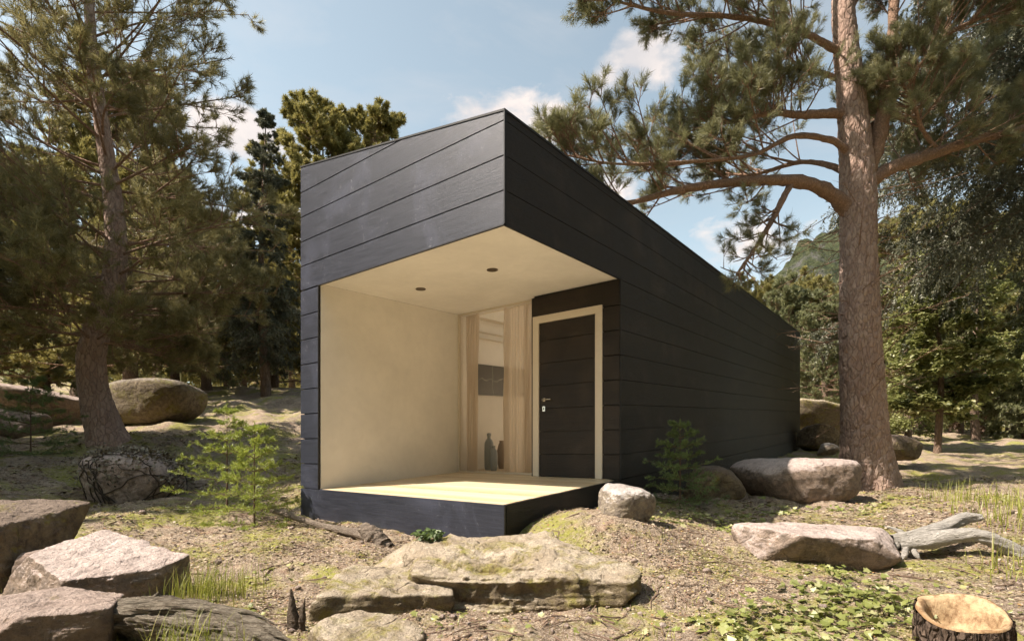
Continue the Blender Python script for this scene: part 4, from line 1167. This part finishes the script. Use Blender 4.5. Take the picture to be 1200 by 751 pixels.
for s in (srcA, srcB):
    for c in list(s.children): bpy.data.objects.remove(c)
    bpy.data.objects.remove(s)

# ------------------------------------------------------------------ mountain
def mountain():
    m, t = newmat('mountain_side'); v = t.geo()
    a = t.noise(v, .045, 8, .7, .5); b = t.noise(v, .25, 6, .7)
    c = t.mix(t.ramp(b, [(.4, 0), (.6, 1)]), (.030, .040, .016), (.075, .085, .034))
    c = t.mix(t.ramp(a, [(.54, 0), (.62, 1)]), c, (.12, .115, .105))
    finish(t, c, .95, t.bump(b, 1, 6.))
    n, k = 420, 240
    xs = np.linspace(-60, 560, n); ys = np.linspace(210, 560, k)
    X, Y = np.meshgrid(xs, ys); x = X.ravel(); y = Y.ravel()
    cx, cy = W(985, 250, 330)[:2]
    h = 156 * np.exp(-(np.abs(x - cx) / 225) ** 1.2) * np.exp(-((y - cy) / 95) ** 2)
    h += 120 * np.exp(-((x - cx - 140) / 110) ** 2 - ((y - cy - 50) / 90) ** 2)
    h = h * (1 + .12 * ridged(np.stack([x, y, 0 * x], 1) / 70, 6, 4)) + 2.2 * ridged(np.stack([x, y, 0 * x], 1) / 14, 4, 6) + 2 * fbm(np.stack([x, y, 0 * x], 1) / 12, 4, 8)
    z = h * .74 - 6
    i = np.arange(k - 1)[:, None] * n; j = np.arange(n - 1)[None]
    f = np.stack([i + j, i + j + 1, i + n + j + 1, i + n + j], -1).reshape(-1, 4)
    tag(MB().add(np.stack([x, y, z], 1), f).build('mountain', m, smooth=True), kind='structure')
mountain()

# ------------------------------------------------------------------ young firs
def sapling(name, base, H, W_, seed, label, mat='sapling', nwh=8, K=20, group=None, nlen=.032, nw=.0052, lean=(0, 0)):
    rng = np.random.default_rng(seed); base = np.asarray(base, float); root = empty(name, (0, 0, 0), label, 'sapling', group)
    k = np.linspace(0, 1, 6); P = base + np.stack([lean[0] * k, lean[1] * k, H * k - .02], 1)
    MB().tube(P, .012 * (1.1 - k), 8, True, res=20).build('stem', M['stem'], root, True)
    o = []; d = []; L = []
    for q in range(nwh):
        u = (q + .25) / nwh
        for j in range(6 if q < nwh - 2 else 4):
            th = j * 6.283 / 6 + q * .9 + rng.normal(0, .25)
            o.append(base + np.array([lean[0] * u, lean[1] * u, H * u])); tl = .0 + .55 * u
            d.append([math.cos(th), math.sin(th), tl]); L.append(W_ * (1 - u) ** .8 * rng.uniform(.65, 1.1) + .05)
    o = np.array(o); d = nrm(np.array(d, float)); L = np.array(L); c = np.zeros_like(o); c[:, 2] = rng.uniform(-.12, .12, len(o))
    wood = MB(); leaf = MB(); curve_segs(wood, o, d, L, c, .005, .0015, 4, 4)
    P1, D1, L1, C1, _, _ = children(rng, o, d, L, c, 9, .15, 1, .40, (.6, .95), .18, .03, 0, .65); curve_segs(wood, P1, D1, L1, C1, .002, .001, 2, 3)
    P2, D2, L2, C2, _, _ = children(rng, P1, D1, L1, C1, 2, .2, .9, .45, (.5, .9), .2, .03, 0, .5)
    def dress(P_, D_, L_, C_, dens, K):
        tint = np.clip(rng.normal(.5, .2, len(P_)), 0, 1)
        for q in range(dens):
            tt = np.full(len(P_), (q + .1) / dens); O = quad_eval(P_, D_, L_, C_, tt); A = nrm(D_ + 2 * C_ * tt[:, None])
            leaf.add(*needles(rng, O, A, L_ / dens * 1.1, K, nlen, nw, (.6, 1.25), tint, .15))
    dress(o, d, L, c, 5, K // 2); dress(P1, D1, L1, C1, 2, K // 2); dress(P2, D2, np.maximum(L2, .03), C2, 1, K // 2)
    leaf.add(*needles(rng, P[-1:] - UP * .10, np.array([UP]), .12, 60, nlen, nw, (.3, .8)))
    wood.build('branches', M['stem'], root); leaf.build('crown', M[mat], root); rebase(root, base)
SG = 'young firs around the cabin'
sapling('fir_sapling', gz(266, 6.0), 1.22, .60, 61, 'bright green young fir, the left one of the pair beside the porch', group=SG)
sapling('fir_sapling', gz(298, 5.4), 1.08, .52, 62, 'bright green young fir, the right one of the pair nearer the viewer', group=SG)
sapling('fir_sapling', gz(797, 5.9), .95, .48, 63, 'dark green young fir in the shade against the cabin side', 'sapling_dark', group=SG)
sapling('fir_sapling', gz(36, 8.2), 1.25, .85, 64, 'dark green young fir in the shade at the left edge', 'sapling_dark', group=SG, nlen=.045, nw=.006)

# ------------------------------------------------------------------ vines on the boulder
def vines():
    rng = np.random.default_rng(9); V, cen = ROCKS['round pinkish boulder wrapped in dry vines in the shade']
    dirs = nrm(V - cen); rad = np.linalg.norm(V - cen, axis=1)
    mb = MB(); lf = MB(); ends = []
    def surf(d):
        i = np.argmax(dirs @ d); return cen + d * (rad[i] + .008)
    for k in range(17):
        th = rng.uniform(-3.3, .3); d = nrm(np.array([math.cos(th), math.sin(th), -.35])); pts = [surf(d)]; g = rng.normal() * .5
        for q in range(16):
            d = nrm(d + np.array([-math.sin(th) * g * .1, math.cos(th) * g * .1, .115]) + rng.normal(size=3) * .035 - d * [1, 1, 0] * .03); pts.append(surf(d)); g += rng.normal() * .6
            if rng.random() < .3 and q > 3: ends.append(pts[-1])
            if q == 15: ends += [pts[-1]] * 3
        mb.tube(np.array(pts), np.linspace(.009, .003, len(pts)), 5, True, res=36)
    root = empty('vine', (cen[0], cen[1], cen[2] - .4), 'dry leafless vine net creeping over the round pinkish boulder', 'vine')
    inv = [cen[0], cen[1], cen[2] - .4]
    O = []
    top = dirs[:, 2] + .25 * dirs[:, 0] + .2 * fbm(dirs * 3, 3, 5) > .52
    P = V[top][rng.integers(0, top.sum(), 800)]
    P = P + nrm(P - cen) * rng.uniform(0, .06, (len(P), 1))
    E = np.array(ends); E = E[rng.integers(0, len(E), 900)] + rng.normal(size=(900, 3)) * .05
    leaves(lf, rng, np.vstack([P, E]), .055, rng.random(len(P) + len(E)), .9)
    pass
    local([mb, lf], inv)
    mb.build('stems', M['vine'], root, True); lf.build('leaves', M['vineleaf'], root)
vines()

# ------------------------------------------------------------------ dead wood
def deadlog(name, label, specs, mat, cat, seed, sides=28, res=70, wob=.35, group='dead wood on the forest floor', twist=.0):
    mb = MB(); base = W(*specs[0][len(specs[0]) // 2][:3])
    for k, lp in enumerate(specs):
        P, rd = pxpath(lp)
        m2 = MB(); m2.tube(P, rd, sides, True, res=res)
        V = m2.v[0]; Ps, rs = smooth_path(P, rd, res); cc = np.repeat(Ps, sides, 0); rv = nrm(V - cc)
        th = np.tile(np.arange(sides) * 6.283 / sides, res); s = np.repeat(np.linspace(0, 1, res), sides)
        n = ridged(np.stack([np.cos(th + s * 3) * 1.9, np.sin(th + s * 3) * 1.9, s * 3.2 + k * 9], 1), 4, seed + k) * .5 + fbm(np.stack([np.cos(th) * 1.2, np.sin(th) * 1.2, s * 9], 1), 3, seed) * .4
        V = V + rv * (n * wob * np.repeat(rs, sides))[:, None] * (1 + .0 * s[:, None]); m2.v[0] = V
        mb.add(V, m2.f[0]); 
    o = mb.build(name, mat, None, True, loc=[float(q) for q in base]); tag(o, label, cat, group); return o
def twisted_log():
    rng = np.random.default_rng(19)
    P, rd = pxpath([(100, 735, 2.5, 26), (130, 729, 2.5, 32), (170, 726, 2.48, 38), (215, 729, 2.45, 42), (258, 738, 2.4, 40), (300, 750, 2.35, 34), (345, 764, 2.3, 20)])
    n = 60; Ps, rs = smooth_path(P, rd, n); t_ = nrm(np.gradient(Ps, axis=0)); X = nrm(np.cross(t_, UP)); Y = np.cross(X, t_); s_ = np.linspace(0, 1, n)
    mb = MB()
    for k in range(13):
        ph = k * 6.283 / 13 + rng.normal(0, .2); ro = rng.uniform(.50, 1.0) if k else 0; tw = 1.6; a0, a1 = (0, 1) if k < 5 else (rng.uniform(0, .25), rng.uniform(.6, 1))
        a = ph + tw * s_ + .25 * np.sin(s_ * 9 + k)
        q = Ps + (X * np.cos(a)[:, None] + Y * np.sin(a)[:, None]) * (rs * ro)[:, None]
        rr = rs * rng.uniform(.20, .34) * (1 if k else 1.7) * np.clip(np.minimum((s_ - a0) * 8, (a1 - s_) * 8), .04, 1)
        m_ = (s_ >= a0) & (s_ <= a1)
        m2 = MB(); m2.tube(q[m_], rr[m_], 26, True, res=120); V = m2.v[0]; c2, r2 = smooth_path(q[m_], rr[m_], 120); cc = np.repeat(c2, 26, 0); rv = nrm(V - cc)
        th = np.tile(np.arange(26) * 6.283 / 26, 120); ss = np.repeat(np.linspace(0, 1, 120), 26)
        V = V + rv * ((ridged(np.stack([np.cos(th + ss * 2) * 2.6, np.sin(th + ss * 2) * 2.6, ss * 2.0 + k * 7], 1), 4, k) * .60 - .12) * np.repeat(r2, 26))[:, None]
        mb.add(V, m2.f[0])
    for e in ([(150, 718, 2.5, 12), (168, 709, 2.5, 9), (180, 700, 2.52, 5), (186, 693, 2.52, 1)], [(245, 722, 2.42, 9), (280, 716, 2.42, 9), (305, 722, 2.42, 5), (325, 733, 2.42, 1)], [(112, 722, 2.5, 9), (100, 716, 2.48, 4), (92, 715, 2.46, 1)]):
        p_, r_ = pxpath(e); mb.tube(p_, r_, 14, True, res=30, wob=.4, seed=4)
    base = Ps[30] - UP * .08
    o = mb.build('dead_log', M['dead'], None, True, loc=[float(q) for q in base]); tag(o, 'twisted weathered log with splintered end in the left foreground', 'log', 'dead wood on the forest floor')
twisted_log()
deadlog('snag', 'short broken upright snag beside the twisted log',
        [[(348, 755, 2.6, 17), (346, 735, 2.6, 12), (343, 712, 2.6, 8), (341, 690, 2.6, 2)], [(350, 745, 2.6, 12), (354, 722, 2.6, 7), (357, 702, 2.6, 1)], [(344, 745, 2.6, 10), (339, 722, 2.6, 5), (341, 708, 2.6, 1)]], M['dead_b'], 'snag', 5, wob=.35)
deadlog('fallen_branch', 'curved fallen branch with a thick broken end in front of the deck',
        [[(318, 598, 5.6, 4), (345, 606, 5.4, 6), (375, 615, 5.2, 7), (405, 622, 5.0, 9), (432, 628, 4.8, 14), (450, 640, 4.7, 20)], [(424, 617, 4.8, 11), (438, 628, 4.75, 20), (456, 642, 4.7, 12)]], M['dead_c'], 'branch', 8, wob=.25)
deadlog('driftwood', 'silver grey forked driftwood branch behind the flat slab',
        [[(1044, 632, 4.1, 10), (1060, 632, 4.1, 17), (1085, 625, 4.1, 15), (1110, 616, 4.15, 13), (1132, 607, 4.2, 12), (1149, 606, 4.2, 8)],
         [(1052, 638, 4.1, 14), (1085, 633, 4.05, 18), (1120, 627, 4.0, 16), (1150, 628, 3.95, 15), (1185, 643, 3.9, 14), (1230, 660, 3.8, 10)],
         [(1056, 630, 4.1, 7), (1048, 642, 4.05, 6), (1040, 651, 4.0, 1)], [(1062, 636, 4.1, 7), (1060, 650, 4.0, 6), (1052, 660, 4.0, 1)],
         [(1064, 630, 4.1, 6), (1052, 621, 4.15, 4), (1036, 616, 4.2, 1)], [(1066, 638, 4.1, 8), (1074, 650, 4.0, 5), (1080, 658, 4.0, 1)]], M['dead_g'], 'branch', 12, wob=.30)
# hollow stump
def stump():
    c = W(1128, 722, 2.34); base = np.array([c[0], c[1], -1.02]); zt_ = -.735
    root = empty('stump', base, 'hollowed tree stump with dark bark in the bottom right corner', 'stump')
    n = 160; th = np.linspace(0, 2 * math.pi, n, endpoint=False)
    def ring(r, z, wob, s, tilt=1):
        w_ = 1 + wob * fbm(np.stack([np.cos(th) * 1.7, np.sin(th) * 1.7, np.full(n, s)], 1), 3, 4)
        rr = r * w_
        return np.stack([rr * np.cos(th) * 1.0, rr * np.sin(th) * .95, z - base[2] + tilt * (.045 * np.sin(th) + .02 * np.cos(th + .5) + .008 * np.sin(3 * th))], 1)
    def skin(rings):
        V = np.vstack(rings); f = []
        for q in range(len(rings) - 1):
            j = np.arange(n); j2 = (j + 1) % n; f.append(np.stack([q * n + j, q * n + j2, (q + 1) * n + j2, (q + 1) * n + j], 1))
        return V, np.vstack(f)
    rg = [ring(.232, -1.1, .08, 0, 0)]
    for q in range(40):
        z = -1.08 + (zt_ + 1.076) * q / 39; rg.append(ring(.215 - .012 * q / 39, z, .08, 0, q / 39))
    V, f = skin(rg)
    rv = V * [1, 1, 0]; rv = nrm(rv); V = V + rv * (.012 * ridged(np.stack([rv[:, 0] * 14, rv[:, 1] * 14, V[:, 2] * 9], 1), 3, 2))[:, None]
    MB().add(V, f).build('bark', M['stumpbark'], root, True)
    rg = []
    for r, z in ((.206, zt_ - .006), (.203, zt_ + .002), (.193, zt_ + .004), (.178, zt_ + .0), (.165, zt_ - .012), (.155, zt_ - .05), (.145, zt_ - .10), (.13, zt_ - .15), (.10, zt_ - .165), (.05, zt_ - .17), (.001, zt_ - .17)):
        rg.append(ring(r, z, .08, 0 if r > .16 else .4))
    V, f = skin(rg)
    m, t = newmat('cut_wood'); v = t.obj()
    s = t.n('ShaderNodeSeparateXYZ', Vector=v); rr = t.math('SQRT', t.math('ADD', t.math('MULTIPLY', s.outputs[0], s.outputs[0]), t.math('MULTIPLY', s.outputs[1], s.outputs[1])))
    nn = t.noise(v, 9, 6, .7)
    wv = t.math('SINE', t.math('ADD', t.math('MULTIPLY', rr, 420), t.math('MULTIPLY', nn, 14)))
    c = t.mix(t.math('MULTIPLY', t.ramp(wv, [(0, 0), (1, 1)]), .4), (.50, .36, .21), (.34, .22, .115))
    c = t.mix(t.ramp(t.noise(v, 16, 6, .7), [(.42, 0), (.60, 1)]), c, (.20, .12, .06))
    c = t.mix(t.math('MULTIPLY', t.ramp(rr, [(.186, 0), (.202, 1)]), .85), c, (.22, .125, .055))
    finish(t, c, .75, t.bump(t.noise(v, 60, 5, .7), .6, .008))
    MB().add(V, f).build('hollow', m, root, True); root.scale = (.86, .86, 1)
stump()

# ------------------------------------------------------------------ grass, ivy, litter
def blades(mb, rng, C, n, h, spread, wd=.004, lean=.5):
    C = np.repeat(np.asarray(C, float), n, 0); m = len(C)
    C = C + np.concatenate([rng.normal(size=(m, 2)) * spread, np.zeros((m, 1))], 1); C[:, 2] = G(C[:, 0], C[:, 1]) - .005
    th = rng.uniform(0, 6.283, m); hh = h * rng.uniform(.4, 1.2, m); ln = rng.uniform(.1, lean, m)
    D = np.stack([np.cos(th), np.sin(th), 0 * th], 1); S = np.stack([-np.sin(th), np.cos(th), 0 * th], 1) * (wd / 2)
    ks = (0, .4, .75, 1.); V = []
    for k in ks:
        P = C + D * (hh * ln * k * k)[:, None]; P[:, 2] += hh * (k - .35 * ln * k * k); w_ = 1 - k ** 2
        V += [P - S * w_, P + S * w_] if k < 1 else [P]
    V = np.stack(V, 1).reshape(-1, 3); b = (np.arange(m) * 7)[:, None]
    t = np.clip(np.repeat(rng.normal(.5, .25, m), 7), 0, 1)
    mb.add(V, np.concatenate([b + [[0, 1, 3, 2]], b + [[2, 3, 5, 4]]]), t)
    mb.f.append(b + [[4, 5, 6]] + (mb.n - len(V))); 
def grass_patch(label, pts, n, h, spread, seed, **k):
    rng = np.random.default_rng(seed); mb = MB()
    C = [[(px - 600) / F * d, d, 0] for px, d in pts]
    blades(mb, rng, C, n, h, spread, **k)
    o = mb.build('grass', M['grass']); tag(o, label, 'grass', kind='stuff')
grass_patch('yellow green grass clump behind the twisted log', [(232, 3.1), (245, 3.0), (258, 3.15), (270, 3.2), (215, 3.0), (290, 3.4)], 55, .22, .07, 1)
grass_patch('bright grass growing over the twisted log', [(190, 2.2), (215, 2.15), (240, 2.2), (262, 2.15)], 45, .24, .05, 2)
grass_patch('tall grass along the right edge by the driftwood', [(1130, 6.0), (1160, 5.6), (1190, 5.4), (1110, 6.2), (1200, 5.0), (1175, 6.2), (1145, 5.2), (1195, 4.6), (1205, 3.6), (1185, 3.5)], 45, .30, .13, 3, wd=.006)
rg_ = np.random.default_rng(5)
sp = []
for _ in range(420):
    r_ = math.exp(rg_.uniform(math.log(2.4), math.log(11))); a_ = rg_.uniform(-R(45), R(46)); sp.append((r_ * math.sin(a_), r_ * math.cos(a_)))
sp = np.array(sp)
mk = fbm(np.stack([sp[:, 0] * .8, sp[:, 1] * .8, 0 * sp[:, 0]], 1), 3, 44) > .05
inside = lambda x, y: ((np.stack([x - CX, y - CY], 1) @ bx) > -.05) & ((np.stack([x - CX, y - CY], 1) @ ax) > -.05) & ((np.stack([x - CX, y - CY], 1) @ ax) < WL + .05)
mk &= ~inside(sp[:, 0], sp[:, 1])
mb = MB(); blades(mb, rg_, np.stack([sp[mk, 0], sp[mk, 1], 0 * sp[mk, 0]], 1), 9, .06, .05, .004, .9)
tag(mb.build('grass', M['grass']), 'short thin grass scattered over the whole clearing', 'grass', kind='stuff')

def ivy(label, pts, n, spread, seed, size=.045, hmax=.10):
    rng = np.random.default_rng(seed); C = np.repeat(np.array([[(px - 600) / F * d, d] for px, d in pts]), n, 0)
    C = C + rng.normal(size=C.shape) * spread
    C = C[~inside(C[:, 0], C[:, 1])]
    z = G(C[:, 0], C[:, 1]); h = rng.uniform(.01, 1, len(C)) ** 1.3 * hmax
    h *= np.clip(.4 + 1.2 * vnoise(np.stack([C[:, 0] * 4, C[:, 1] * 4, 0 * z], 1), 3), .15, 1.3)
    O = np.stack([C[:, 0], C[:, 1], z + h + .006], 1); mb = MB()
    leaves(mb, rng, O, size, np.clip(rng.normal(.5, .28, len(O)), 0, 1), .45, True)
    st = O[::3]; fl = st.copy(); fl[:, 2] -= h[::3]; fl[:, :2] += rng.normal(size=(len(st), 2)) * .02
    mb.segs(fl, st, .0014, .001, 3, .1)
    tag(mb.build('ground_cover', M['cover']), label, 'ground cover', kind='stuff')
ivy('pale green lobed leaf cover spreading below the granite slab', [(960, 3.0), (1000, 3.0), (1030, 2.9), (985, 2.7), (940, 2.65), (1010, 2.6), (1045, 2.5), (1000, 3.3), (955, 2.5), (880, 2.6), (1060, 2.75), (850, 2.45)], 56, .14, 1)
ivy('thin leaf cover running along the cabin shadow', [(790, 5.0), (830, 5.1), (870, 5.3), (905, 5.6), (760, 4.9), (930, 5.8), (985, 6.0), (1020, 6.0), (850, 4.9)], 42, .16, 2, .05, .07)
ivy('sparse seedlings among the litter in the foreground', [(850, 2.7), (820, 2.5), (700, 2.5), (560, 2.6), (330, 3.0), (300, 3.6), (1150, 3.2), (1190, 2.8), (470, 2.5), (240, 2.8)], 16, .16, 3, .035, .05)

def plant():
    rng = np.random.default_rng(15); b = W(503, 631, 3.75)
    mb = MB(); n = 90; th = rng.uniform(0, 6.283, n); r_ = rng.random(n) ** .5
    O = b + np.stack([r_ * .10 * np.cos(th), r_ * .06 * np.sin(th), rng.uniform(0, .055, n)], 1)
    leaves(mb, rng, O, .055, rng.uniform(0, .5, n), .8)
    o = mb.build('rosette_plant', M['sapling_dark'], None, loc=[float(q) for q in b]); tag(o, 'small dark leafy rosette growing on the wide slab', 'plant')
plant()

def litter():
    rng = np.random.default_rng(31); n = 230000
    r_ = np.exp(rng.uniform(math.log(1.9), math.log(13), n)); a_ = rng.uniform(-R(46), R(47), n)
    x = r_ * np.sin(a_); y = r_ * np.cos(a_); k = ~inside(x, y)
    den = fbm(np.stack([x * 1.6, y * 1.6, 0 * x], 1), 3, 71); k &= rng.random(n) < np.clip(.6 + den * .7, .08, 1)
    x, y, r_ = x[k], y[k], r_[k]; n = len(x); z = G(x, y)
    sc = np.clip(r_ / 4.5, .55, 2.2)
    needle = rng.random(n) < .38
    ln = np.where(needle, rng.uniform(.03, .07, n), rng.uniform(.010, .028, n)) * sc
    wd = np.where(needle, .0022 * sc, ln * rng.uniform(.35, .8, n))
    th = rng.uniform(0, 6.283, n); X = np.stack([np.cos(th), np.sin(th), rng.normal(0, .22, n)], 1); X = nrm(X)
    Y = nrm(np.stack([-np.sin(th), np.cos(th), rng.normal(0, .30, n)], 1))
    C = np.stack([x, y, z + rng.uniform(.002, .012, n)], 1)
    l2 = (ln / 2)[:, None]; w2 = (wd / 2)[:, None]; j = lambda: rng.uniform(.6, 1.15, (n, 1))
    V = np.stack([C - X * l2 * j() - Y * w2 * j(), C + X * l2 * j() * .8 - Y * w2 * j(), C + X * l2 * j() + Y * w2 * j() * .7, C - X * l2 * j() * .7 + Y * w2 * j()], 1).reshape(-1, 3)
    tn = np.clip(np.where(needle, rng.uniform(.2, .7, n), rng.random(n) ** .9), 0, 1)
    mb = MB(); mb.add(V, np.arange(n * 4).reshape(-1, 4), np.repeat(tn, 4))
    tag(mb.build('forest_litter', M['litter']), 'dry needles, bark flakes and leaves strewn on the ground', 'litter', kind='stuff')
    # twigs and pebbles
    n = 900; r_ = np.exp(rng.uniform(math.log(2.0), math.log(12), n)); a_ = rng.uniform(-R(46), R(47), n); x = r_ * np.sin(a_); y = r_ * np.cos(a_); k = ~inside(x, y); x = x[k]; y = y[k]; n = len(x)
    th = rng.uniform(0, 6.283, n); L = rng.uniform(.08, .30, n); x2 = x + np.cos(th) * L; y2 = y + np.sin(th) * L
    A = np.stack([x, y, G(x, y) + .006], 1); B = np.stack([x2, y2, G(x2, y2) + .008], 1); Mm = (A + B) / 2 + np.stack([-np.sin(th), np.cos(th), 0 * th], 1) * (L * rng.normal(0, .12, n))[:, None]; Mm[:, 2] = np.maximum(Mm[:, 2], G(Mm[:, 0], Mm[:, 1]) + .008)
    mb = MB(); rr = rng.uniform(.002, .006, n); mb.segs(A, Mm, rr, rr * .8, 5); mb.segs(Mm, B, rr * .8, rr * .4, 5)
    tag(mb.build('fallen_twigs', M['stem']), 'thin dry twigs lying about on the clearing', 'twigs', kind='stuff')
    v, f = ico(2); mb = MB(); n = 650
    r_ = np.exp(rng.uniform(math.log(2.0), math.log(12), n)); a_ = rng.uniform(-R(46), R(47), n); x = r_ * np.sin(a_); y = r_ * np.cos(a_); k = ~inside(x, y); x = x[k]; y = y[k]; z = G(x, y)
    for q in range(len(x)):
        s = rng.uniform(.006, .022) * (1 + .8 * (rng.random() < .08)); sv = v * (s * rng.uniform(.6, 1.2, 3)) + v * (fbm(v * 2 + q, 1, q % 50) * s * .25)[:, None]
        mb.add(sv + [x[q], y[q], z[q] + s * .2], f)
    tag(mb.build('pebbles', M['granite'], None, True), 'small stones strewn over the forest floor', 'pebbles', kind='stuff')
litter()

# ------------------------------------------------------------------ birds
def bird(px, py, d, span, bank, head, label):
    root = empty('bird', W(px, py, d), label, 'bird', 'birds flying left of the cabin')
    Rm = np.array(Matrix.Rotation(head, 3, 'Z') @ Matrix.Rotation(bank, 3, 'Y'))
    mb = MB(); s = span
    mb.tube(np.array([[0, -.32, 0], [0, -.22, 0], [0, -.05, 0], [0, .12, .0], [0, .20, .01], [0, .25, .0], [0, .29, -.005]]) * s, np.array([.01, .03, .055, .045, .032, .028, .004]) * s, 10, True, res=24)
    mb.add(np.array([[-.02, -.2, 0], [.02, -.2, 0], [.06, -.38, .0], [0, -.36, .0], [-.06, -.38, 0]]) * s, [[0, 1, 2, 3, 4]])
    mb.v = [v @ Rm.T for v in mb.v]; mb.build('body', M['bird'], root, True)
    for sg in (-1, 1):
        top = np.array([[0.02, .10, .02], [.20, .14, .12], [.36, .06, .13], [.52, -.10, .08], [.34, -.06, .11], [.18, -.06, .09], [.02, -.10, .01]]) * s; top[:, 0] *= sg
        bot = top - [0, 0, .012 * s]; n = 7
        m2 = MB(); m2.add(np.vstack([top, bot]) @ Rm.T, [list(range(n))]); m2.f.append(np.array([list(range(2 * n - 1, n - 1, -1))])); m2.f.append(np.array([[k, (k + 1) % n, n + (k + 1) % n, n + k] for k in range(n)]))
        m2.build('wing', M['bird'], root)
bird(279, 209, 34, .62, .9, .8, 'largest dark bird, flying in the middle of the flock')
bird(267, 203, 36, .45, -.7, .3, 'dark bird above left of the largest one')
bird(258, 205, 38, .35, .6, 1.2, 'leftmost small dark bird of the flock')
bird(270, 219, 38, .32, .2, 1.6, 'small dark bird just below the largest one')
bird(294, 219, 34, .50, .9, .5, 'dark bird upper right near the spruce')
bird(299, 226, 35, .42, -.8, .9, 'dark bird against the spruce boughs')
bird(288, 233, 36, .45, -.3, 1.4, 'lowest dark bird of the flock')
